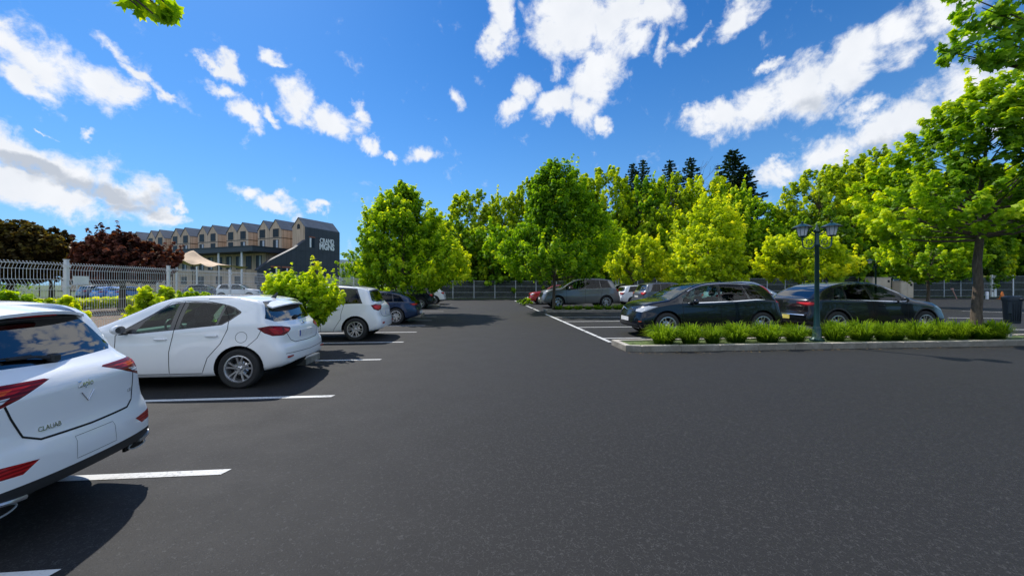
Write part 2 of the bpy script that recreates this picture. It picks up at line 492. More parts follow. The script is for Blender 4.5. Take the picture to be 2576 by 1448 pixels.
    def surf(v, p, side=1):
        """point + outward normal on the shell seen in view v"""
        O_, e1, e2 = view(v); p = prep(v, [p])[0]
        d = e1.cross(e2)
        P = O_+e1*p[0]+e2*p[1]
        out = {'side': Vector((0, 1, 0)), 'plan': Vector((0, 0, 1)), 'rc': Vector((-1, 1, 0))*.7071, 'fc': Vector((1, 1, 0))*.7071, 'rear': Vector((-1, 0, 0)), 'front': Vector((1, 0, 0))}[v if v != 'end' else ('rear' if side > 0 else 'front')]
        hitp = bvh.ray_cast(P+out*6, -out, 12)
        if hitp[0] is None: return None
        n_ = hitp[1]
        if n_.dot(out) < 0: n_ = -n_
        return hitp[0], n_
    # --- export parts
    # each label repeats per side
    root = empty('car', loc, heading, label, cat, group)
    root.scale = scale
    parts = {}
    def export(faces, mirror, both, name, mat, parent, extra=None):
        vs = []; fs = []; ns = []; ix = {}
        def emit(my):
            ix.clear()
            for f in faces:
                loop = []
                for v_ in f.verts:
                    if v_ not in ix:
                        ix[v_] = len(vs); c = v_.co; n_ = vn[v_]
                        vs.append((c.x, -c.y if my else c.y, c.z)); ns.append((n_.x, -n_.y if my else n_.y, n_.z))
                    loop.append(ix[v_])
                fs.append(tuple(loop[::-1]) if my else tuple(loop))
        if both: emit(False); emit(True)
        else: emit(mirror)
        me = bpy.data.meshes.new(name); mi = [0]*len(fs); sm = [True]*len(fs); nv = len(vs)
        mats = [mat]
        if extra:
            mats += extra['mats']; b = len(vs); vs += extra['mb'].v; ns += [(0, 0, 0)]*len(extra['mb'].v)
            fs += [tuple(b+i for i in f) for f in extra['mb'].f]; mi += [1+m for m in extra['mb'].m]; sm += extra['mb'].sm
        me.from_pydata(vs, [], fs)
        for m_ in mats: me.materials.append(m_)
        me.polygons.foreach_set('material_index', mi); me.polygons.foreach_set('use_smooth', sm)
        me.normals_split_custom_set_from_vertices(ns)
        me.update()
        return link(name, me, parent)
    byp = {}
    for f in bm.faces: byp.setdefault(f[pl], []).append(f)
    # extras fixed to the body: seams, wells, underbody
    ex = MB()
    def ribbon(v, pts, wd=.007, m=0, side=1, both=True, off=.0015, mb=None, closed=False, step=.03):
        mb = mb or ex
        P = []
        pp = list(pts)+([pts[0]] if closed else [])
        for a, b in zip(pp[:-1], pp[1:]):
            n = max(1, int(math.hypot(a[0]-b[0], a[1]-b[1])/step))
            for i in range(n): P.append((a[0]+(b[0]-a[0])*i/n, a[1]+(b[1]-a[1])*i/n))
        P.append(pp[-1])
        H = [surf(v, p, side) for p in P]; H = [h for h in H if h]
        if len(H) < 2: return
        for my in ((1, -1) if both else (1,)):
            vs = []
            for i, (c, n_) in enumerate(H):
                t = (H[min(i+1, len(H)-1)][0]-H[max(i-1, 0)][0])
                if t.length < 1e-6: t = Vector((1, 0, 0))
                sd = t.cross(n_).normalized()*wd*.5
                for q in (c+sd+n_*off, c-sd+n_*off): vs.append((q.x, q.y*my, q.z))
            mb.add(vs, [(2*i, 2*i+1, 2*i+3, 2*i+2) for i in range(len(H)-1)], m)
    for sx in (sf, sr):                       # wheel wells
        x = Lc/2-sx
        for my in (1, -1):
            n = 16; rw = Ra+.004; yo = W0-.035; yi = W0-.33; vs = []
            for i in range(n+1):
                a = PI*1.08*i/n-PI*.04
                for y in (yo, yi): vs.append((x+rw*math.cos(a), y*my, R+.01+rw*math.sin(a)))
            fs = [(2*i, 2*i+1, 2*i+3, 2*i+2) for i in range(n)]+[tuple(2*i+1 for i in range(n+1))]
            ex.add(vs, fs, 0)
    ex.box((-Lc/2+.35, -(W0-.20), zs+.03), (Lc/2-.35, W0-.20, zs+.09), 0)
    for my in (1, -1):
        ex.tube([(Lc/2-sr, 0, R), (Lc/2-sr, my*(W0-.15), R)], .05, 6)
        ex.tube([(Lc/2-sf, 0, R), (Lc/2-sf, my*(W0-.15), R)], .05, 6)
    for v_, pts, wd in sp.get('seams', []):
        side = 1
        if v_ == 'front': v_, side = 'end', -1
        if v_ == 'rear': v_ = 'end'
        ribbon(v_, pts, wd, 0, side)
    # emitted chrome strips
    for v_, pts, wd, off in sp.get('bright', []):
        ribbon(v_, pts, wd, 1, 1 if v_ != 'front' else -1, off=off)
    body = export(byp.get(0, []), False, True, 'body', sp['paint'], root, {'mats': [M['gap'], M['chrome']], 'mb': ex})
    objs = {'body': [body]}
    for i, (name, mat, split, v) in enumerate(regs):
        fs = byp.get(i+1)
        if not fs: continue
        par = root
        if name in ('lamp_core', 'lamp_lens') and objs.get('tail_light'): par = None
        if split:
            for k, my in enumerate((False, True)):
                p_ = root
                if name == 'lamp_core' and 'tail_light' in objs: p_ = objs['tail_light'][k]
                o = export(fs, my, False, name, mat, p_)
                objs.setdefault(name, []).append(o)
        else:
            objs.setdefault(name, []).append(export(fs, False, True, name, mat, root))
    # wheels
    tyre, rim = wheel_meshes(R, .21, *sp.get('rim', (5, 'double')))
    k = 0
    for sx in (sf, sr):
        for my in (1, -1):
            o = link('wheel', tyre, root, (Lc/2-sx, my*(W0-.125), R), 0 if my > 0 else PI)
            o.rotation_euler = (0, 0, 0 if my > 0 else PI)
            r_ = link('rim', rim, o); r_.rotation_euler = (0, .35*k+.2, 0); k += 1
    # mirrors
    ms, mz = sp['mirror']
    for my in (1, -1):
        mb = MB(); x = Lc/2-ms
        n1, n2 = 8, 14; vs = []
        for i in range(n1+1):
            for j in range(n2):
                a = PI*i/n1; b = 2*PI*j/n2
                px = math.cos(a); r_ = math.sin(a)**.7
                X = px*.07*(1.2 if px > 0 else .35); Y = r_*math.cos(b)*.105; Z = r_*math.sin(b)*.072
                vs.append((x+X, my*(W0+.075+Y), mz+Z+.01))
        fs = [(i*n2+j, i*n2+(j+1) % n2, (i+1)*n2+(j+1) % n2, (i+1)*n2+j) for i in range(n1) for j in range(n2)]
        mb.add(vs, fs, 0, True)
        mb.box((x-.03, min(my*(W0-.10), my*(W0+.05)), mz-.075), (x+.03, max(my*(W0-.10), my*(W0+.05)), mz-.045), 1)
        mb.add([(x-.026, my*(W0+.075+.085*math.cos(t)), mz+.01+.055*math.sin(t)) for t in [2*PI*i/14 for i in range(14)]], [tuple(range(14))], 2)
        mb.obj('wing_mirror', [sp.get('mirror_paint', sp['paint']), M['plastic'], M['chrome']], root)
    # handles sit on doors
    for (hs, hz) in sp.get('handles', []):
        for k, my in enumerate((1, -1)):
            h = surf('side', (hs, hz))
            if not h: continue
            c = h[0]; mb = MB()
            pts = [(c.x+.085, (c.y-.004)*my, c.z), (c.x+.075, (c.y+.022)*my, c.z+.001), (c.x, (c.y+.030)*my, c.z+.003), (c.x-.075, (c.y+.022)*my, c.z+.001), (c.x-.085, (c.y-.004)*my, c.z)]
            mb.tube(pts, [.008, .013, .014, .013, .008], 6)
            nm = 'front_door' if hs < B else 'rear_door'
            mb.obj('handle', sp.get('handle_mat', sp['paint']), objs[nm][k] if nm in objs else root)
    # cabin: seats, dash, steering wheel
    if sp.get('cabin', True):
        x = lambda s: Lc/2-s
        fl = MB(); yc = W0-.14
        zb = belt(a0+.6)
        fl.box((x(Lc-.45), -yc, zs+.12), (x(a0-.25), yc, zs+.16), 0)
        fl.box((x(a0+.12), -yc+.05, zb-.22), (x(a0-.2), yc-.05, zb-.02), 1, bev=.04)
        fl.box((x(Lc-.30), -yc+.08, zb-.25), (x(Lc-.85), yc-.08, zb-.05), 0)
        fl.obj('cabin_interior', [M['cabin'], M['dash']], root)
        sb = B-.10
        for (sx, y) in ((sb, .36), (sb, -.36), (sb+.88, .34), (sb+.88, -.34)):
            mb = MB(); zc = zs+.34; zt_ = min(zb+.16, rail(sx)-.28)
            mb.box((x(sx)+.0, y-.24, zs+.14), (x(sx)+.5, y+.24, zc), 0, bev=.05)
            # leaning backrest
            base = mb.v[:]; mb2 = MB(); mb2.box((-.07, -.23, 0), (.07, .23, zt_-zc+.05), 0, bev=.05)
            mb.add([(p[0]+x(sx)-.02-p[2]*.22, p[1]+y, p[2]+zc-.06) for p in mb2.v], mb2.f, 0)
            mb3 = MB(); mb3.box((-.045, -.12, 0), (.045, .12, .17), 0, bev=.04)
            hz_ = zt_-zc+.03
            mb.add([(p[0]+x(sx)-.02-(p[2]+hz_)*.22, p[1]+y, p[2]+hz_+zc-.02) for p in mb3.v], mb3.f, 0)
            mb.obj('seat', M['seatfab'], root)
        mb = MB(); cx, cz = x(a0+.42), zb-.03
        ring = []
        for i in range(21):
            a = 2*PI*i/20; ring.append((cx+math.sin(a)*.07, .36*sp.get('drive', 1)+.175*math.cos(a), cz+.165*math.sin(a)))
        mb.tube(ring, .015, 6, caps=False)
        mb.tube([(cx, .36-.16, cz), (cx+.03, .36, cz), (cx, .36+.16, cz)], .02, 6)
        mb.tube([(cx+.03, .36, cz), (cx+.3, .36, cz-.1)], .03, 6)
        mb.obj('steering_wheel', M['plastic'], root)
    sp_fn = sp.get('extra')
    if sp_fn: sp_fn(dict(root=root, surf=surf, L=Lc, W=W0, ribbon=ribbon, objs=objs, belt=belt, top=top))
    bm.free()
    return root

# ---- small fittings shared by the cars
def rear_plate(E, y, z, w=.52, h=.11, mat='plate_w', name='number_plate', txt=None, band=True, front=False):
    s_ = -1 if front else 1
    c, n = E['surf']('end', (abs(y), z), s_)
    mb = MB(); x0 = c.x - .012*s_
    x1 = c.x - .004*s_
    mb.box((min(x0, x1)-.0, y-w/2, z-h/2), (max(x0, x1)+.02*(s_ > 0), y+w/2, z+h/2), 0)
    xx = x0-.0015*s_
    if band:
        sy = 1 if not front else -1
        a, b = sorted((y+sy*w/2-sy*.002, y+sy*(w/2-.045)))
        mb.add([(xx, a, z-h/2+.003), (xx, b, z-h/2+.003), (xx, b, z+h/2-.003), (xx, a, z+h/2-.003)], [(0, 1, 2, 3)], 1)
    o = mb.obj(name, [M[mat], M['plate_b']], E['root'])
    return o, xx
def wiper(E, pts, r=.012):
    mb = MB(); P = []
    for y, z in pts:
        c, n = E['surf']('end', (abs(y), z), 1)
        P.append((c.x-.03, y, z))
    mb.tube(P, [r*1.7]+[r]*(len(P)-1), 6)
    P2 = [(p[0]+.012, p[1], p[2]+.0) for p in P]
    a, b = Vector(P[-1]), Vector(P[-2]); d = (a-b)
    mb.tube([Vector(P[-1])-d*.9+Vector((.012, 0, .01)), Vector(P[-1])+d*.7+Vector((.016, 0, 0))], r*.55, 5)
    mb.box((P[0][0]-.02, P[0][1]-.04, P[0][2]-.03), (P[0][0]+.035, P[0][1]+.04, P[0][2]+.03), 0, bev=.012)
    return mb.obj('rear_wiper', M['plastic'], E['root'])
def spoiler(E, s0, s1, wy, dz=.0, th=.035, mat=None, name='roof_spoiler', z=None, lip=True):
    """slab running on from the roof edge over the rear glass"""
    top, Lc = E['top'], E['L']; mb = MB(); vs = []
    zz = z if z is not None else top(s0)
    n = 10
    for lay in (0, 1):
        for i in range(n+1):
            y = -wy+2*wy*i/n; q = abs(y)/wy
            zt = zz-.05*q**2.2
            vs.append((Lc/2-s0, y, zt+.003-(th if lay else 0)))
            vs.append((Lc/2-(s1-.10*q**2.5), y*.97, zt-dz-(th*.75 if lay else 0)))
    k = 2*(n+1); fs = []
    for i in range(n):
        fs += [(2*i, 2*i+1, 2*i+3, 2*i+2), (k+2*i, k+2*i+2, k+2*i+3, k+2*i+1), (2*i+1, k+2*i+1, k+2*i+3, 2*i+3)]
    fs += [(0, k, k+1, 1), (2*n, 2*n+1, k+2*n+1, k+2*n)]
    mb.add(vs, fs, 0, True)
    return mb.obj(name, [mat or M['white']], E['root'])
def fin(E, s, z=None, h=.07):
    x = E['L']/2-s; z = z or E['top'](s); mb = MB()
    mb.add([(x+.09, 0, z-.01), (x, .02, z-.01), (x-.03, 0, z-.01), (x, -.02, z-.01), (x-.05, 0, z+h), (x-.065, 0, z+h*.9)],
           [(0, 1, 4), (0, 4, 3), (1, 2, 5, 4), (2, 3, 4, 5)], 0)
    mb.obj('roof_antenna', M['trim'], E['root'])
def text_mesh(body, size, extrude=.002, font=None, bold=0.0):
    cu = bpy.data.curves.new('lettering', 'FONT'); cu.body = body; cu.size = size; cu.extrude = extrude; cu.offset = bold
    cu.align_x = 'CENTER'; cu.align_y = 'CENTER'; cu.resolution_u = 3
    o = bpy.data.objects.new('lettering', cu); COL.objects.link(o)
    me = bpy.data.meshes.new_from_object(o.evaluated_get(bpy.context.evaluated_depsgraph_get()))
    bpy.data.objects.remove(o); bpy.data.curves.remove(cu)
    return me
def rear_text(E, body, y, z, size, name='badge', mat='chrome', shear=0):
    me = text_mesh(body, size); me.materials.clear(); me.materials.append(M[mat])
    c, n = E['surf']('end', (abs(y), z), 1)
    for v in me.vertices:
        X, Y, Z = v.co
        X += Y*shear
        h = E['surf']('end', (abs(y-X), z+Y), 1)
        xs = h[0].x if h else c.x
        v.co = (xs-.003-Z, y-X, z+Y)
    o = link(name, me, E['root']); return o
# ------------------------------------------------------------------ car types
def door_polys(belt_lo, B, front, q, sf, sr, R, z0, ztop_f=1.40, rear_top=None):
    """outlines of the two doors in the side view"""
    Ra = R+.06
    fd = [(front, z0+.04), (front-.03, .55), (front-.04, belt_lo-.02), (front+.05, belt_lo+.12), (B+.02, ztop_f), (B, belt_lo), (B-.02, z0+.04)]
    rd = [(B-.02, z0+.04), (B, belt_lo), (B+.02, ztop_f), (q-.05, ztop_f), (q+.10, belt_lo+.05), (q+.02, .80), (sr-Ra*.72, R+Ra*.72+.03), (sr-Ra-.07, R+.03), (sr-Ra-.10, z0+.04)]
    return fd, rd

def hatch(paintm, priv=False, tail='tail', rim=(5, 'double'), top_scale=1.0, **kw):
    k = top_scale; Lc = 4.35
    top = [(0, .70), (.08, .78), (.3, .86), (.7, .925), (1.02, .975), (1.12, 1.01), (1.6, 1.235), (2.0, 1.385), (2.35, 1.452), (2.75, 1.475), (3.2, 1.465), (3.6, 1.42), (3.80, 1.375), (3.86, 1.33), (4.14, 1.055), (4.22, 1.0), (4.29, .965), (4.35, .90)]
    belt = [(0, .70), (.8, .86), (1.3, .905), (1.8, .90), (2.5, .945), (3.1, .985), (3.5, 1.03), (3.9, 1.03), (4.35, .97)]
    z0 = .20; sf, sr, R = .86, 3.52, .315
    fd = [(1.52, .26), (1.44, .45), (1.42, .86), (1.50, .93), (1.98, 1.19), (2.27, 1.36), (2.53, 1.385), (2.50, .95), (2.44, .60), (2.45, .26)]
    rd = [(2.45, .26), (2.44, .60), (2.50, .95), (2.53, 1.385), (2.9, 1.38), (3.2, 1.33), (3.34, 1.10), (3.34, .95), (3.24, .72), (3.05, .50), (2.97, .26)]
    trimp = [(1.46, .895), (1.60, .985), (1.95, 1.175), (2.22, 1.315), (2.40, 1.362), (2.70, 1.375), (3.0, 1.36), (3.26, 1.322), (3.38, 1.285), (3.50, 1.215), (3.50, 1.19), (3.36, 1.08), (3.24, 1.01), (2.6, .948), (1.75, .885)]
    w1 = [(1.78, .905), (1.74, .92), (1.86, 1.07), (2.10, 1.225), (2.30, 1.315), (2.44, 1.345), (2.41, .945)]
    w2 = [(2.57, .960), (2.61, 1.352), (2.90, 1.350), (3.10, 1.335), (3.20, 1.315), (3.14, 1.01), (3.06, .995)]
    w3 = [(3.18, 1.015), (3.24, 1.31), (3.37, 1.265), (3.475, 1.205), (3.34, 1.09), (3.24, 1.03)]
    sp = dict(L=Lc, W=.885, top=top, belt=belt, sill=z0, axles=(sf, sr), R=R, paint=paintm, glass=(1.5, 2.5, 3.2, 3.5, 0),
              win=[('window_trim', 'trim', trimp), ('window', 'glass', w1), ('window', 'glass' if not priv else 'privacy', w2), ('quarter_window', 'privacy', w3)],
              screen=(1.08, 2.02), mirror=(1.58, .955), handles=[(2.27, .80), (3.10, .845)], rim=rim, tumble=.42,
              sillc=[(0, .19), (.6, .19), (1.4, .20), (2.9, .20), (3.8, .24), (4.35, .32)],
              pre=[('front_door', paintm, 'side', fd, (0,)), ('rear_door', paintm, 'side', rd, (0,))],
              regions=[
                  ('rear_window', M['mirror_glass'], 'end', [(-.01, 1.385), (.56, 1.37), (.64, 1.26), (.74, 1.10), (.62, 1.04), (-.01, 1.02)], (1, 0), dict(rng=(3.75, 4.5), split=False)),
                  ('tail_light', M['tail_dark'], 'rc', [(-.40, .955), (-.18, .985), (.10, .965), (.31, .93), (.32, .90), (.24, .855), (.10, .815), (-.14, .82), (-.28, .87)], None, dict(rng=(3.6, 4.6))),
                  ('lamp_core', M['tail'], 'rc', [(-.20, .935), (-.04, .955), (.08, .935), (.10, .87), (.02, .84), (-.10, .85)], None, dict(rng=(3.6, 4.6))),
                  ('lamp_core', M['tail_bright'], 'rc', [(.135, .93), (.27, .905), (.26, .875), (.135, .865)], None, dict(rng=(3.6, 4.6))),
                  ('bumper_cladding', M['plastic'], 'end', [(-.01, 0), (-.01, .385), (.42, .375), (.66, .30), (.72, .20), (.72, 0)], (0, 3), dict(rng=(3.95, 5), split=False)),
                  ('head_light', M['clear'], 'fc', [(-.35, .76), (-.1, .80), (.22, .74), (.24, .68), (-.0, .64), (-.2, .67)], None, dict(rng=(-1, .9))),
                  ('grille', M['trim'], 'end', [(-.01, .52), (-.01, .68), (.45, .68), (.40, .52)], (2,), dict(rng=(-1, .5), split=False)),
                  ('bumper_grille', M['plastic'], 'end', [(-.01, .24), (-.01, .42), (.60, .42), (.66, .24)], (2,), dict(rng=(-1, .5), split=False)),
              ],
              seams=[('side', fd+[fd[0]], .010), ('side', rd+[rd[0]], .010),
                     ('rc', [(-.62, .62), (-.40, .80), (-.31, .955)], .008), ('rear', [(0, .665), (.40, .675), (.50, .72), (.57, .83), (.60, .93)], .010),
                     ('plan', [(1.02, 0), (1.02, .70), (.35, .62)], .008), ('side', circ(3.515, .815, .085, 24)+[(3.60, .815)], .006),
                     ('plan', [(2.9, .62), (3.78, .60)], .008), ('end', [(0, .50), (.70, .52)], .008)],
              bright=[])
    def extra(E):
        Lz = E['L']; spoiler(E, Lz-.50, Lz-.27, .56, dz=.055, th=.03, mat=paintm)
        rear_plate(E, 0, .80)
        wiper(E, [(0.0, 1.075), (-.16, 1.09), (-.34, 1.10)], .008)
        fin(E, Lz-.62, h=.10)
        if E.get('near', True):
            mb = MB(); c, n = E['surf']('end', (0, .955), 1)
            mb.lathe([(0, -.004), (.035, -.004), (.042, 0), (.035, .012)], 20, 0, c=(0, 0, 0))
            me = mb.mesh([M['chrome']], 'badge')
            o = link('badge', me, E['root'], (c.x-.004, 0, c.z)); o.rotation_euler = (0, -PI/2, 0)
        for my in (1, -1):
            mb = MB(); y = .56*my; c, n = E['surf']('end', (.56, .46), 1)
            mb.box((c.x-.006, y-.12, .45), (c.x+.02, y+.12, .475), 0); mb.obj('reflector', M['tail'], E['root'])
    sp['extra'] = extra
    SX = Curve([(0, .25), (.86, 1.13), (1.58, 1.87), (2.45, 2.52), (3.3, 3.31), (3.52, 3.52), (3.86, 3.80), (4.35, 4.24)])
    g_ = lambda s: SX(s)-.25
    for k_ in ('top', 'belt', 'sillc'): sp[k_] = [(g_(a), b) for a, b in sp[k_]]
    sp['L'] = g_(4.35); sp['axles'] = (g_(sf), g_(sr)); sp['glass'] = tuple(g_(q) for q in sp['glass'][:4])+(0,)
    sp['win'] = [(a, b, [(g_(p[0]), p[1]) for p in c]) for a, b, c in sp['win']]
    sp['screen'] = (g_(1.08), g_(2.02)); sp['mirror'] = (g_(1.58), .955); sp['handles'] = [(g_(2.27), .80), (g_(3.10), .845)]
    sp['pre'] = [(a, b, c, [(g_(p[0]), p[1]) for p in d], e) for a, b, c, d, e in sp['pre']]
    sp['seams'] = [(a, ([(g_(p[0]), p[1]) for p in b] if a in ('side', 'plan') and len(b) != 25 else [(p[0]-3.515+g_(3.56), p[1]) for p in b] if len(b) == 25 else b), c) for a, b, c in sp['seams']]
    sp['regions'] = [(r[:5]+(dict(r[5], rng=((3.45, 9) if r[5]['rng'][0] > 3 else r[5]['rng'])),)) for r in sp['regions']]
    sp['lampshift'] = 0
    sp.update(kw); return sp

def suv(paintm, Hs=1.0, Lc=4.45, W=.92, roof=1.60, priv=True, rim=(5, 'double'), clad=.05, tail_poly=None, tail='tail', rear='up', plate='plate_w', bright=None, seats=True, mirror_paint=None, R=.345, tailz=0.0, extra=None, front_glass='glass', win_end=0, **kw):
    q = roof/1.60
    Z = lambda a: a*q
    top = [(0, Z(.88)), (.10, Z(.95)), (.4, Z(1.01)), (.8, Z(1.045)), (1.05, Z(1.075)), (1.15, Z(1.11)), (1.55, Z(1.35)), (1.85, Z(1.49)), (2.15, Z(1.565)), (2.6, Z(1.60)), (Lc-1.1, Z(1.585)), (Lc-.62, Z(1.535)), (Lc-.50, Z(1.49)), (Lc-.22, Z(1.14)), (Lc-.13, Z(1.07)), (Lc-.05, Z(1.03)), (Lc, Z(.96))]
    belt = [(0, Z(.86)), (.9, Z(.97)), (1.4, Z(1.0)), (2.2, Z(1.02)), (Lc-1.2, Z(1.06)), (Lc-.7, Z(1.08)), (Lc, Z(1.02))]
    sf, sr = .90, Lc-.90
    B = 2.42; qq = sr-.30; ce = Lc-.62+win_end
    fd, rd = door_polys(Z(1.02), B, 1.40, qq, sf, sr, R, .24, Z(1.50))
    tp = tail_poly or [(-.26, Z(1.03)), (.0, Z(1.06)), (.34, Z(1.03)), (.36, Z(1.0)), (.22, Z(.90)), (.02, Z(.86)), (-.16, Z(.90))]
    sp = dict(L=Lc, W=W, top=top, belt=belt, sill=.26, axles=(sf, sr), R=R, paint=paintm, glass=(1.45, B, qq, ce, -.20), priv=priv,
              screen=(1.12, 1.92), mirror=(1.55, Z(1.06)), handles=[(B-.25, Z(.90)), (qq-.12, Z(.93))], rim=rim, clad=clad, tumble=.36, arch=.055,
              offr=[(0, .12), (.25, .06), (.42, 0), (.62, .01), (.68, .05), (.95, .08), (1.1, .11)],
              pre=[('front_door', paintm, 'side', fd, (0,)), ('rear_door', paintm, 'side', rd, (0,))],
              regions=[
                  ('rear_window', M['mirror_glass'], 'end', [(-.01, Z(1.49)), (.52, Z(1.47)), (.60, Z(1.36)), (.685, Z(1.16)), (.62, Z(1.12)), (-.01, Z(1.11))], (1, 0), dict(rng=(Lc-.66, 9), split=False)),
                  ('tail_light', M['tail_dark'], 'rc', tp, None, dict(rng=(Lc-.8, 9))),
                  ('lamp_core', M[tail], 'rc', [((p[0]-.04)*.72+.04, (p[1]-Z(.965))*.6+Z(.965)) for p in tp], None, dict(rng=(Lc-.8, 9))),
                  ('head_light', M['clear'], 'fc', [(-.40, Z(.90)), (-.1, Z(.92)), (.26, Z(.84)), (.28, Z(.79)), (0.0, Z(.76)), (-.2, Z(.80))], None, dict(rng=(-1, .95))),
                  ('grille', M['trim'], 'end', [(-.01, Z(.58)), (-.01, Z(.82)), (.44, Z(.82)), (.50, Z(.74)), (.42, Z(.58))], (2,), dict(rng=(-1, .5), split=False)),
              ],
              seams=[('side', fd+[fd[0]], .010), ('side', rd+[rd[0]], .010), ('rear', [(0, Z(.66)), (.44, Z(.67)), (.56, Z(.75)), (.62, Z(.90))], .012),
                     ('plan', [(1.04, 0), (1.04, .72), (.4, .68)], .009)],
              bright=bright or [], mirror_paint=mirror_paint or paintm)
    def ex_(E):
        spoiler(E, Lc-.66, Lc-.40, .60, dz=.04, th=.04, mat=paintm)
        rear_plate(E, 0, Z(.78), mat=plate)
        rear_plate(E, 0, .52, mat=plate, front=True)
        wiper(E, [(0, Z(1.14)), (-.16, Z(1.16)), (-.34, Z(1.17))], .009)
        for my in (1, -1):                    # roof rails
            mb = MB(); P = []
            for i in range(9):
                s_ = 1.95+(Lc-.85-1.95)*i/8
                P.append((Lc/2-s_, my*(W-.32), E['top'](s_)+(.005 if i not in (0, 8) else -.02)))
            mb.tube(P, .014, 6); mb.obj('roof_rail', kw.get('rail_mat', M['trim']), E['root'])
        if extra: extra(E)
    sp['extra'] = ex_
    sp.update({k: v for k, v in kw.items() if k != 'rail_mat'}); return sp

def fastback(paintm, Lc=4.7, W=.93, roof=1.48, R=.35, rim=(5, 'double'), plate='plate_w', clad=0.0, tailz=.92, tail='tail', ex2=None, **kw):
    q = roof/1.48; Z = lambda a: a*q
    top = [(0, Z(.72)), (.10, Z(.80)), (.4, Z(.88)), (.9, Z(.955)), (1.15, Z(.985)), (1.28, Z(1.03)), (1.75, Z(1.25)), (2.1, Z(1.385)), (2.5, Z(1.465)), (2.85, Z(1.48)), (3.2, Z(1.46)), (3.6, Z(1.385)), (4.0, Z(1.24)), (4.35, Z(1.09)), (Lc-.22, Z(1.035)), (Lc-.08, Z(1.02)), (Lc-.03, Z(1.0)), (Lc, Z(.93))]
    belt = [(0, Z(.70)), (1.0, Z(.88)), (1.6, Z(.93)), (2.6, Z(.96)), (3.6, Z(.99)), (4.2, Z(.98)), (Lc, Z(.94))]
    sf, sr = .92, Lc-.92; B = 2.60; qq = 3.42
    fd = [(1.62, .27), (1.52, .50), (1.50, Z(.93)), (1.66, Z(1.05)), (2.25, Z(1.40)), (B+.02, Z(1.44)), (B, Z(.95)), (B-.04, .27)]
    rd = [(B-.04, .27), (B, Z(.95)), (B+.02, Z(1.44)), (3.1, Z(1.40)), (3.5, Z(1.29)), (3.62, Z(1.0)), (3.48, .80), (sr-.50, .60), (sr-.58, .27)]
    sp = dict(L=Lc, W=W, top=top, belt=belt, sill=.24, axles=(sf, sr), R=R, paint=paintm, glass=(1.6, B, qq, 3.86, -.20), priv=True, screen=(1.22, 2.15),
              mirror=(1.74, Z(.98)), handles=[(B-.25, Z(.84)), (qq-.02, Z(.87))], rim=rim, clad=clad, tumble=.46, arch=.05,
              pre=[('front_door', paintm, 'side', fd, (0,)), ('rear_door', paintm, 'side', rd, (0,))],
              regions=[
                  ('rear_window', M['mirror_glass'], 'plan', [(3.60, -.01), (3.60, .50), (3.75, .55), (4.30, .60), (4.36, .56), (4.38, -.01)], (1,), dict(rng=(3.4, 4.6), split=False)),
                  ('tail_light', M['tail_dark'], 'rc', [(-.30, Z(.92)), (-.1, Z(.945)), (.42, Z(.93)), (.44, Z(.89)), (.15, Z(.83)), (-.12, Z(.83))], None, dict(rng=(Lc-.8, 9))),
                  ('lamp_core', M[tail], 'rc', [(-.18, Z(.905)), (.0, Z(.925)), (.36, Z(.912)), (.34, Z(.885)), (.08, Z(.86)), (-.10, Z(.86))], None, dict(rng=(Lc-.8, 9))),
                  ('head_light', M['clear'], 'fc', [(-.52, Z(.80)), (-.2, Z(.82)), (.30, Z(.72)), (.30, Z(.67)), (.0, Z(.655)), (-.2, Z(.70))], None, dict(rng=(-1, 1.0))),
                  ('grille', M['trim'], 'end', [(-.01, Z(.46)), (-.01, Z(.68)), (.50, Z(.68)), (.54, Z(.60)), (.44, Z(.46))], (2,), dict(rng=(-1, .5), split=False)),
                  ('bumper_grille', M['plastic'], 'end', [(-.01, .25), (-.01, .38), (.62, .38), (.66, .25)], (2,), dict(rng=(-1, .5), split=False)),
              ],
              seams=[('side', fd+[fd[0]], .010), ('side', rd+[rd[0]], .010), ('rear', [(0, Z(.60)), (.50, Z(.61)), (.60, Z(.70)), (.64, Z(.84))], .012),
                     ('plan', [(1.14, 0), (1.14, .74), (.4, .64)], .009)], bright=[])
    def ex_(E):
        rear_plate(E, 0, Z(.50), mat=plate)
        rear_plate(E, 0, .50, mat='plate_w', front=True)
        fin(E, 3.15)
        if ex2: ex2(E)
    sp['extra'] = ex_
    sp.update(kw); return sp
# ------------------------------------------------------------------ world: daylight sky with broken cloud
SUN_EL = math.radians(50); SUN_AZ = math.radians(-38)           # azimuth from +Y, negative = to the left
sd = Vector((math.sin(SUN_AZ)*math.cos(SUN_EL), math.cos(SUN_AZ)*math.cos(SUN_EL), math.sin(SUN_EL)))
sun = bpy.data.lights.new('sun', 'SUN'); sun.energy = 4.6; sun.angle = math.radians(.55); sun.color = (1, .95, .87)
suno = bpy.data.objects.new('sun', sun); COL.objects.link(suno); suno.location = (0, 0, 60)
suno.rotation_euler = (-sd).to_track_quat('-Z', 'Y').to_euler()
W = bpy.data.worlds.new('World'); S.world = W; W.use_nodes = True
nt = W.node_tree; bg = nt.nodes['Background']; bg.inputs[1].default_value = 0.1
sky = N(nt, 'ShaderNodeTexSky'); sky.sky_type = 'NISHITA'; sky.sun_disc = False
sky.sun_elevation = SUN_EL; sky.sun_rotation = SUN_AZ; sky.air_density = 1.0; sky.dust_density = .25; sky.ozone_density = 2.5
geo = N(nt, 'ShaderNodeNewGeometry')
dr = N(nt, 'ShaderNodeVectorMath', operation='MULTIPLY'); dr.inputs[1].default_value = (-1, -1, -1)
L(nt, geo.outputs['Incoming'], dr.inputs[0])
tc = N(nt, 'ShaderNodeTexCoord'); dvec = tc.outputs['Generated']
nrmz_y = nt.nodes.new('ShaderNodeSeparateXYZ')
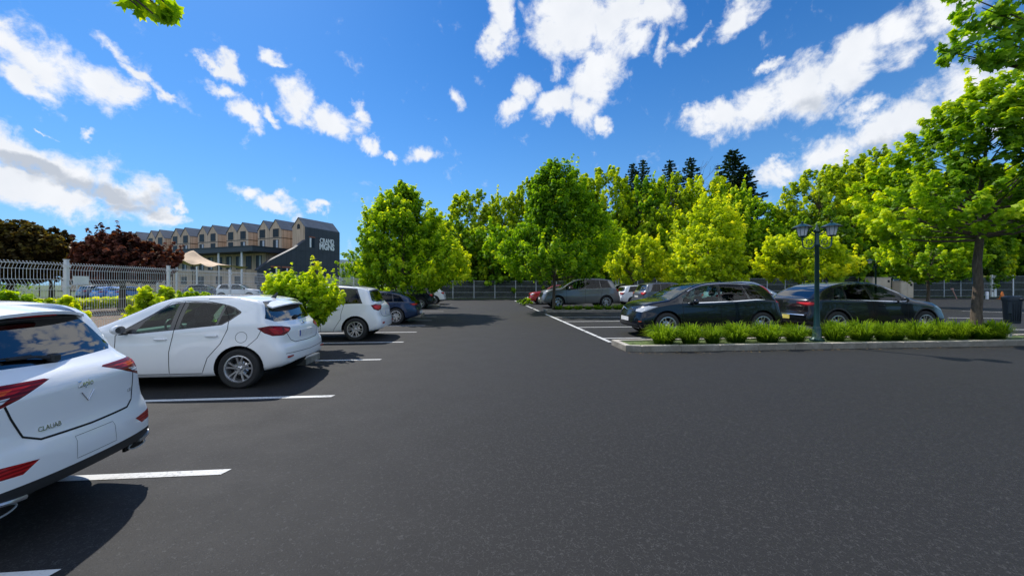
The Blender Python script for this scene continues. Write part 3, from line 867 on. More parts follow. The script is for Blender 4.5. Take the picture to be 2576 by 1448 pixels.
nrmz = N(nt, 'ShaderNodeVectorMath', operation='NORMALIZE'); L(nt, dvec, nrmz.inputs[0]); dvec = nrmz.outputs[0]; L(nt, dvec, nrmz_y.inputs[0])
def pxdir(u, v):
    X = (u-U0)/F; Z = (HZ-v)/F
    return Vector((X*ct+st, ct-X*st, Z)).normalized()
CL = [  # u, v, ra, rb, turn, weight
 (90,160,150,75,25,1),(235,220,140,58,25,1),(330,255,70,30,25,1),(60,215,95,40,30,1),(10,110,70,50,20,1),
 (265,120,80,20,28,.6),(340,180,62,17,35,.6),(410,245,40,14,50,.6),(205,322,40,13,15,.6),(120,312,30,8,20,.5),
 (50,385,150,62,18,1),(190,440,175,72,18,1),(310,490,150,58,18,1),(410,532,65,24,10,1),(40,470,150,48,10,1),(150,500,170,40,10,1),
 (560,165,60,34,50,.85),(515,150,40,16,40,.7),(530,225,46,24,20,.85),(592,283,66,34,35,.95),(665,285,34,14,45,.7),(680,140,62,24,35,.85),(710,168,30,16,0,.8),
 (755,255,75,52,30,1),(840,305,90,40,22,1),(890,290,30,30,0,.8),(925,367,32,27,0,.9),(980,385,18,12,0,.7),(1052,382,36,28,0,.8),
 (640,480,56,26,10,1),(700,512,62,24,10,1),(812,512,50,15,12,.8),(445,512,22,12,0,.7),(90,580,70,9,8,.5),
 (1148,245,26,44,0,.6),(1255,50,40,85,-8,.95),(1240,110,30,50,30,.8),
 (1430,60,120,110,20,1),(1560,50,150,80,-40,1),(1510,190,62,110,18,1),(1650,30,70,50,-30,.9),(1600,110,50,60,20,.9),
 (1315,240,45,60,15,1),(1290,280,60,36,-20,1),(1400,262,72,44,-28,1),(1470,280,50,60,20,1),(1520,303,34,26,0,.9),
 (1860,35,85,36,-35,.8),(1740,100,70,16,-32,.55),(1660,120,16,60,8,.5),
 (1790,300,72,40,-10,1),(1890,275,130,66,-22,1),(2020,235,160,80,-25,1),(2150,165,160,78,-35,1),(2260,95,160,70,-42,1),(2370,30,130,64,-38,1),
 (2440,70,90,40,-30,.9),(1915,175,36,16,-20,.7),(2180,270,90,26,-25,.7),
 (1960,425,80,30,-25,.85),(2080,380,150,48,-20,.85),(2240,320,160,52,-20,.85),(2440,220,160,70,-20,.9),(2560,260,120,90,0,.9),
]
GREY = [(90,420,150,34,14,1),(250,478,190,36,14,1),(330,520,110,18,6,.8),(2030,270,170,36,-24,.35),(1890,310,110,26,-15,.35),(2200,370,200,30,-20,.5)]
# the sky away from the photograph's view gets more of the same cloud
rs = random.Random(4)
FREE = []
for i in range(9):
    a = math.radians(rs.uniform(75, 285)); e = math.radians(rs.uniform(8, 60))
    FREE.append((Vector((math.sin(a)*math.cos(e), math.cos(a)*math.cos(e), math.sin(e))), rs.uniform(.12, .3), rs.uniform(.05, .12)))
# warped direction for ragged outlines
nz1 = N(nt, 'ShaderNodeTexNoise'); nz1.inputs['Scale'].default_value = 9; nz1.inputs['Detail'].default_value = 8; nz1.inputs['Roughness'].default_value = .6
L(nt, dvec, nz1.inputs[0])
wv = N(nt, 'ShaderNodeVectorMath', operation='SUBTRACT'); L(nt, nz1.outputs['Color'], wv.inputs[0]); wv.inputs[1].default_value = (.5, .5, .5)
ws = N(nt, 'ShaderNodeVectorMath', operation='SCALE'); L(nt, wv.outputs[0], ws.inputs[0]); ws.inputs['Scale'].default_value = .13
wd = N(nt, 'ShaderNodeVectorMath', operation='ADD'); L(nt, dvec, wd.inputs[0]); L(nt, ws.outputs[0], wd.inputs[1]); wdir = wd.outputs[0]
def blob(c, ea, eb, wgt):
    """1 at the centre falling to 0 at 1.35 times the ellipse with half axes ea, eb on the sky"""
    ea = ea-c*ea.dot(c); eb = eb-c*eb.dot(c)
    la, lb = ea.length, eb.length
    ex = ea.normalized(); ez = c.normalized(); ey = ez.cross(ex).normalized()
    R_ = Matrix((ex, ey, ez)).transposed()
    mp = N(nt, 'ShaderNodeMapping'); mp.vector_type = 'TEXTURE'; L(nt, wdir, mp.inputs[0])
    mp.inputs['Location'].default_value = c; mp.inputs['Rotation'].default_value = R_.to_euler()
    k = 1.35; mp.inputs['Scale'].default_value = (la*k, lb*k, .6)
    gr = N(nt, 'ShaderNodeTexGradient', gradient_type='SPHERICAL'); L(nt, mp.outputs[0], gr.inputs[0])
    return gr.outputs['Fac'] if wgt > .97 else math_(nt, 'MULTIPLY', gr.outputs['Fac'], (wgt*1.0+.35)/1.35)
def field(lst, free=()):
    acc = None
    for (u, v, ra, rb, tn, wg) in lst:
        c = pxdir(u, v); t_ = math.radians(tn)
        ea = pxdir(u+ra*math.cos(t_), v+ra*math.sin(t_))-c; eb = pxdir(u-rb*math.sin(t_), v+rb*math.cos(t_))-c
        b_ = blob(c, ea, eb, wg)
        acc = b_ if acc is None else math_(nt, 'MAXIMUM', acc, b_)
    for (c, ra, rb) in free:
        ea = c.cross(Vector((0, 0, 1))).normalized()*ra; eb = Vector((0, 0, 1))*rb
        acc = math_(nt, 'MAXIMUM', acc, blob(c, ea, eb, 1))
    return math_(nt, 'MULTIPLY_ADD', acc, 1.35, -.35)
fld = field(CL, FREE)
n2 = N(nt, 'ShaderNodeTexNoise'); n2.inputs['Scale'].default_value = 13; n2.inputs['Detail'].default_value = 12; n2.inputs['Roughness'].default_value = .64; n2.inputs['Distortion'].default_value = .35
L(nt, dvec, n2.inputs[0])
n3 = N(nt, 'ShaderNodeTexNoise'); n3.inputs['Scale'].default_value = 30; n3.inputs['Detail'].default_value = 6; n3.inputs['Roughness'].default_value = .6; n3.inputs['Distortion'].default_value = .6
L(nt, dvec, n3.inputs[0])
dens = math_(nt, 'ADD', fld, math_(nt, 'MULTIPLY_ADD', n2.outputs['Fac'], 2.3, -1.02))
dens = math_(nt, 'ADD', dens, math_(nt, 'MULTIPLY_ADD', n3.outputs['Fac'], .8, -.38))
mr = N(nt, 'ShaderNodeMapRange', interpolation_type='SMOOTHSTEP'); L(nt, dens, mr.inputs[0])
mr.inputs[1].default_value = 0.0; mr.inputs[2].default_value = .75; alpha = mr.outputs[0]
# cloud light: bright, with grey in the thick undersides
gf = field(GREY)
n4 = N(nt, 'ShaderNodeTexNoise'); n4.inputs['Scale'].default_value = 13; n4.inputs['Detail'].default_value = 5; L(nt, dvec, n4.inputs[0])
gmask = math_(nt, 'ADD', gf, math_(nt, 'MULTIPLY_ADD', n4.outputs['Fac'], 1.0, -.42))
gm = N(nt, 'ShaderNodeMapRange', interpolation_type='SMOOTHSTEP'); L(nt, gmask, gm.inputs[0]); gm.inputs[1].default_value = 0; gm.inputs[2].default_value = .6
soft = math_(nt, 'MULTIPLY_ADD', n4.outputs['Fac'], .9, -.22, clamp=True)
ccol = mixc(nt, soft, (9.6, 9.8, 10.2, 1), (6.6, 7.2, 8.2, 1))
ccol = mixc(nt, math_(nt, 'MULTIPLY', gm.outputs[0], .75), ccol, (4.3, 4.9, 5.9, 1))
skyt = mixc(nt, 1.0, sky.outputs[0], (.66, 1.0, 1.42, 1), 'MULTIPLY')
sz_ = nt.nodes.new('ShaderNodeSeparateXYZ'); L(nt, dvec, sz_.inputs[0])
hz_ = math_(nt, 'POWER', math_(nt, 'SUBTRACT', 1.0, math_(nt, 'ABSOLUTE', sz_.outputs[2]), clamp=True), 3.5)
skyt = mixc(nt, math_(nt, 'MULTIPLY', hz_, .85), skyt, (3.6, 6.2, 9.0, 1))
W.cycles.sampling_method = 'MANUAL'; W.cycles.sample_map_resolution = 512
hs = N(nt, 'ShaderNodeHueSaturation'); hs.inputs['Saturation'].default_value = 1.12; hs.inputs['Value'].default_value = 1.0; L(nt, skyt, hs.inputs['Color'])
# a broad bright cloud bank, added behind the viewer as fill for the cars
bk = N(nt, 'ShaderNodeMapRange', interpolation_type='SMOOTHSTEP'); L(nt, math_(nt, 'MULTIPLY', nrmz_y.outputs[1], -1.0), bk.inputs[0]); bk.inputs[1].default_value = -.05; bk.inputs[2].default_value = .4
n5 = N(nt, 'ShaderNodeTexNoise'); n5.inputs['Scale'].default_value = 3.2; n5.inputs['Detail'].default_value = 6; L(nt, dvec, n5.inputs[0])
bn = N(nt, 'ShaderNodeMapRange', interpolation_type='SMOOTHSTEP'); L(nt, n5.outputs['Fac'], bn.inputs[0]); bn.inputs[1].default_value = .36; bn.inputs[2].default_value = .52
be = N(nt, 'ShaderNodeMapRange', interpolation_type='SMOOTHSTEP'); L(nt, nrmz_y.outputs[2], be.inputs[0]); be.inputs[1].default_value = .22; be.inputs[2].default_value = .5
bank = math_(nt, 'MULTIPLY', math_(nt, 'MULTIPLY', bk.outputs[0], bn.outputs[0]), be.outputs[0])
front = mixc(nt, alpha, hs.outputs[0], ccol)
L(nt, mixc(nt, bank, front, (12.0, 13.0, 14.6, 1)), bg.inputs[0])
S.view_settings.view_transform = 'Standard'; S.view_settings.look = 'None'; S.view_settings.exposure = 0; S.view_settings.gamma = 1
S.render.engine = 'CYCLES'
S.cycles.max_bounces = 8; S.cycles.transparent_max_bounces = 16; S.cycles.diffuse_bounces = 3; S.cycles.glossy_bounces = 3
S.cycles.sample_clamp_indirect = 6

# ------------------------------------------------------------------ ground
def asphalt():
    m, nt, b = newmat('asphalt')
    co = coords(nt, 'Object')
    big = noise(nt, co, .22, 4, .6, .4); mid = noise(nt, co, 1.7, 4, .65); fine = noise(nt, co, 95, 3, .7)
    worm = noise(nt, co, 34, 1.0, .5, .7)
    w_ = math_(nt, 'ABSOLUTE', math_(nt, 'SUBTRACT', worm, .5))
    ws_ = N(nt, 'ShaderNodeMapRange'); L(nt, w_, ws_.inputs[0]); ws_.inputs[1].default_value = .0; ws_.inputs[2].default_value = .04; ws_.inputs[3].default_value = 1; ws_.inputs[4].default_value = 0
    brk = noise(nt, co, 23, 2); brk = math_(nt, 'GREATER_THAN', brk, .46)
    curl = math_(nt, 'MULTIPLY', ws_.outputs[0], brk)
    v = N(nt, 'ShaderNodeTexVoronoi'); v.inputs['Scale'].default_value = 170; L(nt, co, v.inputs[0])
    st_ = N(nt, 'ShaderNodeMapRange'); L(nt, v.outputs['Distance'], st_.inputs[0]); st_.inputs[1].default_value = .12; st_.inputs[2].default_value = .3; st_.inputs[3].default_value = 1; st_.inputs[4].default_value = 0
    pick = noise(nt, co, 60, 1); pick = math_(nt, 'GREATER_THAN', pick, .60)
    stone = math_(nt, 'MULTIPLY', st_.outputs[0], pick)
    base = ramp(nt, big, [(.3, (.029, .028, .0265, 1)), (.72, (.042, .0405, .0385, 1))])
    base = mixc(nt, math_(nt, 'MULTIPLY', mid, .55), base, (.047, .045, .042, 1))
    base = mixc(nt, math_(nt, 'MULTIPLY_ADD', fine, 1.8, -.65, clamp=True), (.016, .016, .017, 1), base)
    base = mixc(nt, math_(nt, 'MULTIPLY', curl, .40), base, (.105, .105, .105, 1))
    base = mixc(nt, math_(nt, 'MULTIPLY', stone, .3), base, (.14, .135, .125, 1))
    L(nt, base, b.inputs['Base Color'])
    L(nt, math_(nt, 'MULTIPLY_ADD', mid, .2, .62), b.inputs['Roughness'])
    b.inputs['Specular IOR Level'].default_value = .25
    h = math_(nt, 'ADD', math_(nt, 'MULTIPLY', fine, .6), math_(nt, 'MULTIPLY', curl, .35))
    h = math_(nt, 'ADD', h, math_(nt, 'MULTIPLY', stone, .5))
    bump(nt, b, h, .55, .006)
    return m
M['asphalt'] = asphalt()
def grassground():
    m, nt, b = newmat('grass_ground'); co = coords(nt, 'Object')
    a = noise(nt, co, .5, 4, .6); f = noise(nt, co, 22, 4, .7)
    c = ramp(nt, a, [(.3, (.035, .075, .012, 1)), (.7, (.085, .14, .02, 1))])
    c = mixc(nt, math_(nt, 'MULTIPLY', f, .8), c, (.02, .035, .008, 1))
    L(nt, c, b.inputs['Base Color']); b.inputs['Roughness'].default_value = .9
    bump(nt, b, f, .8, .03); return m
M['grassg'] = grassground()
M['bedsoil'] = plain('bed_soil', (.085, .12, .03, 1), .95, var=.7, sc=14, bmp=.6)
M['soil'] = plain('brown_soil', (.17, .115, .075, 1), .95, var=.5, sc=9, bmp=.6)
def concrete():
    m, nt, b = newmat('kerb_concrete'); co = coords(nt, 'Object')
    a = noise(nt, co, 2.2, 5, .65); f = noise(nt, co, 45, 4, .7)
    c = ramp(nt, a, [(.3, (.38, .34, .28, 1)), (.7, (.60, .56, .48, 1))])
    c = mixc(nt, math_(nt, 'MULTIPLY_ADD', f, 1.4, -.55, clamp=True), c, (.14, .12, .09, 1))
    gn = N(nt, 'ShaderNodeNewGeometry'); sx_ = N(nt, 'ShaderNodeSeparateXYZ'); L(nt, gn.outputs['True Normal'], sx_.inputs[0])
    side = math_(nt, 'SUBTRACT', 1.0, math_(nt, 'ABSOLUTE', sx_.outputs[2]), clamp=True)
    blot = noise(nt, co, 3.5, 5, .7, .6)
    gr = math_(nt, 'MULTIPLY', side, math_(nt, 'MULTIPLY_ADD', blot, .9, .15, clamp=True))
    c = mixc(nt, gr, c, (.085, .075, .058, 1))  # upright faces darkened in blotches, their shade put into the colour
    L(nt, c, b.inputs['Base Color']); b.inputs['Roughness'].default_value = .85; bump(nt, b, f, .5, .004); return m
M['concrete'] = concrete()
def roadpaint():
    m, nt, b = newmat('white_road_paint'); co = coords(nt, 'Object')
    f = noise(nt, co, 30, 5, .75); g = noise(nt, co, 3, 4, .6)
    wear = math_(nt, 'MULTIPLY_ADD', math_(nt, 'ADD', f, math_(nt, 'MULTIPLY', g, .6)), 4.0, -3.25, clamp=True)
    L(nt, mixc(nt, math_(nt, 'MULTIPLY', wear, .8), (.66, .66, .64, 1), (.10, .10, .10, 1)), b.inputs['Base Color'])
    b.inputs['Roughness'].default_value = .7; return m
M['paintline'] = roadpaint()

def sheet(name, x0, y0, x1, y1, z, mat, kind='structure', sub=1):
    me = bpy.data.meshes.new(name); me.from_pydata([(x0, y0, z), (x1, y0, z), (x1, y1, z), (x0, y1, z)], [], [(0, 1, 2, 3)])
    me.materials.append(mat); o = link(name, me); o['kind'] = kind; return o
sheet('ground', -1200, -1200, 1200, 1500, -.02, M['grassg'])
YB = 45.0; XF = -8.3
sheet('car_park_surface', -8.15, -60, 120, YB-1.6, 0, M['asphalt'])
sheet('soil_strip', -27, 1, -8.2, 36, -.012, M['soil'])
sheet('service_path', -36, -5, -30.5, 40, -.006, plain('pale_path', (.30, .30, .29, 1), .9))
sheet('far_car_park_surface', -75, 42, -20, 52, -.006, M['asphalt'])

def line(x0, x1, y, w=.10):
    # short worn dash of paint with slightly uneven ends
    me = bpy.data.meshes.new('bay_line'); e = .02
    me.from_pydata([(x0, y-w/2, .004), (x1-e*.5, y-w/2, .004), (x1+e, y+w/2, .004), (x0+e, y+w/2, .004)], [], [(0, 1, 2, 3)])
    me.materials.append(M['paintline']); o = link('bay_line', me); o['kind'] = 'structure'
def nlabel(o, t): o['label'] = t
LY = []
for u, v in ((578, 1186), (837, 996), (955, 904), (1011.6, 860), (1044.5, 835), (1067, 818.5), (1084, 805.5), (1097, 796), (1113, 783), (1122, 775), (1134.7, 766)):
    LY.append(gnd(u, v).y)
XL = gnd(837, 996).x
for y in LY: line(-7.2, XL if y > 4 else gnd(574, 1186).x-.02, y, .095)
line(-7.2, XL-.28, 2.34, .11)
XR = gnd(1500, 845).x
for v, u in ((850, 1575), (823, 1480), (808.5, 1440), (798, 1410)):
    y = gnd(u, v).y; line(XR, XR+5.0, y)
# long line along the aisle in broken lengths
yy = 10.4
segs = [(10.45, 11.6), (11.7, 13.0), (13.1, 16.4), (16.5, 20.8), (22.8, 25.4), (25.9, 29.5), (30.5, 34.5), (36, 38.5)]
for a, b_ in segs:
    me = bpy.data.meshes.new('edge_line'); me.from_pydata([(XR-.06, a, .005), (XR+.06, a, .005), (XR+.06, b_, .005), (XR-.06, b_, .005)], [], [(0, 1, 2, 3)])
    me.materials.append(M['paintline']); o = link('edge_line', me); o['kind'] = 'structure'
for (u0, v0, u1, v1) in ((2385, 799, 2560, 801), (2420, 782, 2600, 787), (2385, 825, 2620, 830)):
    p, q = gnd(u0, v0), gnd(u1, v1); d = (q-p).normalized(); s_ = Vector((-d.y, d.x, 0))*.06
    me = bpy.data.meshes.new('bay_line'); me.from_pydata([tuple(w_+Vector((0, 0, .004))) for w_ in (p-s_, q-s_, q+s_, p+s_)], [], [(0, 1, 2, 3)])
    me.materials.append(M['paintline']); link('bay_line', me)['kind'] = 'structure'

# kerbed islands: each kerb is a row of laid stones
def island(label, x0, y0, x1, y1, h=.15, w=.15, top='grassg', chamfer=.35, name='kerb'):
    mb = MB()
    c = chamfer
    loop = [(x0+c, y0), (x1, y0), (x1, y1), (x0, y1), (x0, y0+c*.4)]
    n = len(loop)
    inn = [(x0+c+.03, y0+w), (x1-w, y0+w), (x1-w, y1-w), (x0+w, y1-w), (x0+w, y0+c*.4+.05)]
    rr = random.Random(len(label))
    for i in range(n):
        a, b_ = Vector(loop[i]), Vector(loop[(i+1) % n]); ia, ib = Vector(inn[i]), Vector(inn[(i+1) % n])
        k = max(1, round((b_-a).length/1.0)); g = .004
        for j in range(k):
            t0, t1 = j/k+(g/(b_-a).length), (j+1)/k-(g/(b_-a).length)
            P = [a.lerp(b_, t0), a.lerp(b_, t1), ib.lerp(ia, 1-t1), ib.lerp(ia, 1-t0)]
            hh = h+rr.uniform(-.004, .004); bv = .012
            cen = sum((p for p in P), Vector((0, 0)))/4
            lo = [(p.x, p.y, -.02) for p in P]; md = [(p.x, p.y, hh-bv) for p in P]; tp = [tuple(p.lerp(cen, .06)) + (hh,) for p in P]
            mb.add(lo+md+tp, [(0, 1, 5, 4), (1, 2, 6, 5), (2, 3, 7, 6), (3, 0, 4, 7), (4, 5, 9, 8), (5, 6, 10, 9), (6, 7, 11, 10), (7, 4, 8, 11), (8, 9, 10, 11)], 0)
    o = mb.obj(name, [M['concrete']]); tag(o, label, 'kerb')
    me = bpy.data.meshes.new('bed_soil'); me.from_pydata([(p[0], p[1], h-.03) for p in inn], [], [tuple(range(n))]); me.materials.append(M[top])
    s_ = link('planting_bed', me); s_['kind'] = 'structure'
I1 = (gnd(1580, 886).x, gnd(1640, 885).y)
IY0 = gnd(1640, 885).y; IY1 = IY0+1.15
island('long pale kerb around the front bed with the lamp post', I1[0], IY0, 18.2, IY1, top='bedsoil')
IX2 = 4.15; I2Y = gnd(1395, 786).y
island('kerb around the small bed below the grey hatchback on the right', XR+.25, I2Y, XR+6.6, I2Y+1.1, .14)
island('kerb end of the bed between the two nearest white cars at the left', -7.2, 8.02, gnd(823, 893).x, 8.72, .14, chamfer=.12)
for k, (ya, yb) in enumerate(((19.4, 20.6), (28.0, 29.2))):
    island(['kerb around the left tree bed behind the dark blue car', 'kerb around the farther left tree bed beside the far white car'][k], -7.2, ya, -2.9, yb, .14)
# lawn strips along the fences
sheet('grass_verge', -8.6, 1, -7.3, YB, .006, M['grassg'])
sheet('grass_verge', -8.6, YB-1.8, 120, YB+.4, .006, M['grassg'])

# ------------------------------------------------------------------ foliage
def leafmat(name, dark, mid, light, trans=.5, gl=.015, tmul=2.1):
    m, nt, b = newmat(name); nt.nodes.remove(b); out = nt.nodes['Material Output']
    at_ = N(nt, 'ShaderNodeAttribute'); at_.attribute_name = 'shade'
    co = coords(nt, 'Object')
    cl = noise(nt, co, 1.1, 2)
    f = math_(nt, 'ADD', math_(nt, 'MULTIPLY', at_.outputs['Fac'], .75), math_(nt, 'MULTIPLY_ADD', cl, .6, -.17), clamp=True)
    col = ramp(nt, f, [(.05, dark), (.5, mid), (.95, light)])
    d = N(nt, 'ShaderNodeBsdfDiffuse'); L(nt, col, d.inputs[0])
    t = N(nt, 'ShaderNodeBsdfTranslucent'); L(nt, mixc(nt, 1.0, col, (tmul*1.15, tmul, tmul*.35, 1), 'MULTIPLY'), t.inputs[0])
    mx = N(nt, 'ShaderNodeMixShader'); mx.inputs[0].default_value = trans; L(nt, d.outputs[0], mx.inputs[1]); L(nt, t.outputs[0], mx.inputs[2])
    g = N(nt, 'ShaderNodeBsdfGlossy'); g.inputs['Roughness'].default_value = .5; g.inputs[0].default_value = (.9, 1, .8, 1)
    m2 = N(nt, 'ShaderNodeMixShader'); m2.inputs[0].default_value = gl; L(nt, mx.outputs[0], m2.inputs[1]); L(nt, g.outputs[0], m2.inputs[2])
    L(nt, m2.outputs[0], out.inputs[0]); return m
M['leaf_bright'] = leafmat('leaf_bright_green', (.045, .12, .006, 1), (.22, .38, .010, 1), (.55, .62, .018, 1))
M['leaf_green'] = leafmat('leaf_mid_green', (.03, .09, .006, 1), (.15, .31, .010, 1), (.42, .55, .015, 1))
M['leaf_lime'] = leafmat('leaf_lime', (.12, .21, .008, 1), (.38, .50, .015, 1), (.68, .68, .03, 1))
M['leaf_olive'] = leafmat('leaf_olive', (.06, .12, .008, 1), (.27, .40, .012, 1), (.56, .60, .018, 1), .5)
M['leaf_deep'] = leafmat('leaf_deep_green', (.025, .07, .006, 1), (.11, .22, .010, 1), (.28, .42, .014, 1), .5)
M['leaf_maroon'] = leafmat('leaf_maroon', (.02, .007, .006, 1), (.075, .022, .017, 1), (.24, .075, .05, 1), .3, tmul=1.2)
M['leaf_brown'] = leafmat('leaf_brown_green', (.02, .015, .006, 1), (.07, .045, .012, 1), (.20, .17, .03, 1), .3)
M['needle'] = leafmat('conifer_needles', (.012, .03, .016, 1), (.03, .065, .032, 1), (.06, .11, .045, 1), .15, .02)
M['bladegrass'] = leafmat('blade_grass', (.02, .06, .006, 1), (.13, .235, .010, 1), (.36, .47, .02, 1), .45)
def barkmat():
    m, nt, b = newmat('bark'); co = coords(nt, 'Object', (6, 6, 1.2))
    f = noise(nt, co, 3, 5, .7)
    L(nt, ramp(nt, f, [(.3, (.045, .032, .022, 1)), (.7, (.16, .12, .085, 1))]), b.inputs['Base Color'])
    b.inputs['Roughness'].default_value = .9; bump(nt, b, f, .8, .02); return m
M['bark'] = barkmat()
LEAF = {
 'diamond': (np.array([[0, 0, 0], [.42, .5, .10], [0, 1, -.06], [-.42, .5, .10]]), [(0, 1, 2, 3)]),
 'maple': (np.array([[0, 0, 0], [.16, .10, .02], [.50, .08, .04], [.34, .34, .03], [.56, .62, -.04], [.24, .60, 0], [0, 1.02, -.12], [-.24, .60, 0], [-.56, .62, -.04], [-.34, .34, .03], [-.50, .08, .04], [-.16, .10, .02], [0, .42, .05]]),
           [(12, i, i+1) for i in range(0, 11)]+[(12, 11, 0)]),
}
def leaf_mesh(name, P, Nn, size, mat, rng, shade=None, shape='diamond'):
    """P points, Nn preferred normals (n,3)"""
    n = len(P); T, faces = LEAF[shape]
    Nn = Nn/np.maximum(np.linalg.norm(Nn, axis=1, keepdims=True), 1e-6)
    r = rng.normal(size=(n, 3)); X = np.cross(Nn, r); X /= np.maximum(np.linalg.norm(X, axis=1, keepdims=True), 1e-6); Y = np.cross(Nn, X)
    sz = size*rng.uniform(.65, 1.25, (n, 1))
    V = np.concatenate([(P+(X*t[0]+Y*(t[1]-.5)+Nn*t[2])*sz)[:, None, :] for t in T], axis=1).reshape(-1, 3)
    k = len(T); base = np.arange(n)*k
    me = bpy.data.meshes.new(name)
    nf = len(faces); fl = len(faces[0])
    idx = (base[:, None, None]+np.array(faces)[None]).reshape(-1)
    me.vertices.add(n*k); me.vertices.foreach_set('co', V.astype(np.float32).ravel())
    me.loops.add(len(idx)); me.loops.foreach_set('vertex_index', idx.astype(np.int32))
    me.polygons.add(n*nf); me.polygons.foreach_set('loop_start', (np.arange(n*nf)*fl).astype(np.int32))
    try: me.polygons.foreach_set('loop_total', np.full(n*nf, fl, np.int32))
    except Exception: pass
    me.update(calc_edges=True)
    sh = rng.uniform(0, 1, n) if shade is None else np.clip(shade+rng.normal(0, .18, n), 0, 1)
    a = me.attributes.new('shade', 'FLOAT', 'POINT'); a.data.foreach_set('value', np.repeat(sh, k).astype(np.float32))
    me.materials.append(mat); return me
def sprays(rng, C, A, ln, rad, nleaf):
    """leaves around shoots: C centres, A axes (unit), returns points, normals, rel. position"""
    P = []; Nn = []; T = []
    for c, a in zip(C, A):
        t = rng.uniform(0, 1, nleaf)**.8
        r = rad*(1-.75*t)*rng.uniform(.3, 1, nleaf)**.6
        q = rng.normal(size=(nleaf, 3)); q -= (q@a)[:, None]*a; q /= np.linalg.norm(q, axis=1, keepdims=True)
        p = c+a*(t*ln)[:, None]+q*r[:, None]
        P.append(p); Nn.append(q*.7+a*.5+np.array([0, 0, .7])+rng.normal(0, .45, (nleaf, 3))); T.append(t)
    return np.concatenate(P), np.concatenate(Nn), np.concatenate(T)
def tree_meshes(seed, H, z0, R, prof, nsh, nleaf, leaf, mat, trunk_r=.12, ln=.7, rad=.3, shape='diamond', lean=0, up=.7, limbs=26, sq=1.0, hollow=.45, gaps=0.0):
    """prof(t)->relative crown radius for t in 0..1 from crown base to tip"""
    rng = np.random.default_rng(seed)
    C = []; A = []; D = []
    lob = [(rng.uniform(0, 2*PI), rng.uniform(.05, .95), rng.uniform(.62, 1.32)) for _ in range(14)]
    tries = 0
    while len(C) < nsh and tries < nsh*20:
        tries += 1
        t = rng.uniform(0, 1); pr = prof(t)
        if rng.uniform() > pr+.1: continue
        a = rng.uniform(0, 2*PI)
        k = 1.0
        for la, lt, lk in lob:
            w_ = math.exp(-((math.cos(a-la)-1)**2)*3-((t-lt)/.22)**2); k *= 1+(lk-1)*w_
            if gaps and lk < .9 and w_ > .6 and rng.uniform() < gaps: k = 0
        if k == 0: continue
        r = R*pr*k*(hollow+(1-hollow)*rng.uniform(0, 1)**.45)
        z = z0+t*(H-z0)
        p = np.array([r*math.cos(a)+lean*(z/H)**2, r*math.sin(a)*sq, z])
        o = np.array([math.cos(a)*(1-t*.6), math.sin(a)*(1-t*.6), up+t*.8]); o /= np.linalg.norm(o)
        C.append(p); A.append(o); D.append(r/max(R*pr, .01))
    C = np.array(C); A = np.array(A)
    A += rng.normal(0, .22, A.shape); A /= np.linalg.norm(A, axis=1, keepdims=True)
    P, Nn, T = sprays(rng, C, A, ln, rad, nleaf)
    # long leading shoots break the outline
    sel = [i for i in range(len(C)) if D[i] > .86 and rng.uniform() < .22]
    if sel:
        A2 = A[sel]*np.array([.8, .8, 1.0])+np.array([0, 0, .35]); A2 /= np.linalg.norm(A2, axis=1, keepdims=True)
        P2, N2, T2 = sprays(rng, C[sel], A2, ln*1.75, rad*.62, max(8, nleaf//2))
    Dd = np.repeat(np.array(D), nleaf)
    shade = -.02+.62*T+.75*(Dd-.68)  # shade painted in: inner leaves darker, shoot tips brighter as if lit
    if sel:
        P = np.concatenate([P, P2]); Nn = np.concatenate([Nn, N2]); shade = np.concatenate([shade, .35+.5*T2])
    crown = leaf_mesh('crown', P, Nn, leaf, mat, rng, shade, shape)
    mb = MB()
    rr = random.Random(seed)
    zt = z0+(H-z0)*.72
    tp = []
    for i in range(9):
        f = i/8; tp.append((lean*(f*zt/H)**2+(rr.uniform(-.03, .03)*H/6 if 0 < i else 0), rr.uniform(-.03, .03)*H/6 if 0 < i else 0, f*zt))
    rad_ = [trunk_r*(1.35 if i == 0 else 1.0)*(1-.8*(i/8)**1.3) for i in range(9)]
    mb.tube(tp, rad_, 10, 0)
    order = rng.permutation(len(C))[:limbs]
    for i in order:
        p = C[i]; zz = min(p[2]-.1, max(p[2]-.65*math.hypot(p[0], p[1]), z0*.95+.30*(H-z0)*rr.random()))
        zz = min(zz, zt*.95); f = zz/zt; k = min(7, int(f*8)); b0 = Vector(tp[k]).lerp(Vector(tp[k+1]), f*8-k)
        e = Vector(p)+Vector(A[i])*ln*.5; md = b0.lerp(e, .5)+Vector((0, 0, -.06*(e-b0).length+.05))
        r0 = max(.012, rad_[k]*.5)
        mb.tube([b0, b0.lerp(md, .5)+Vector((0, 0, -.02)), md, md.lerp(e, .5)+Vector((0, 0, .03)), e], [r0, r0*.75, r0*.55, r0*.35, r0*.12], 5, 0, caps=False)
    return crown, mb.mesh(M['bark'], 'trunk', fix=False)
def put_tree(name, meshes, loc, label, group=None, rz=0, sc=(1, 1, 1), cat='tree', trunk='trunk'):
    e = empty(name, loc, rz, label, cat, group); e.scale = sc
    link('crown', meshes[0], e)
    if meshes[1]: link(trunk, meshes[1], e)
    return e
ovoid = lambda t: max(0, math.sin(PI*min(1, t*.93+.09)**.72))**.75
cone = lambda t: max(.03, min(1, (t+.12)*5)*(1-t)**.75)
dome = lambda t: max(0, 1-abs(t-.5)**2.3*4.2)**.6
flame = lambda t: max(0.02, math.sin(PI*min(1, t*.85+.15)**.62))**.9
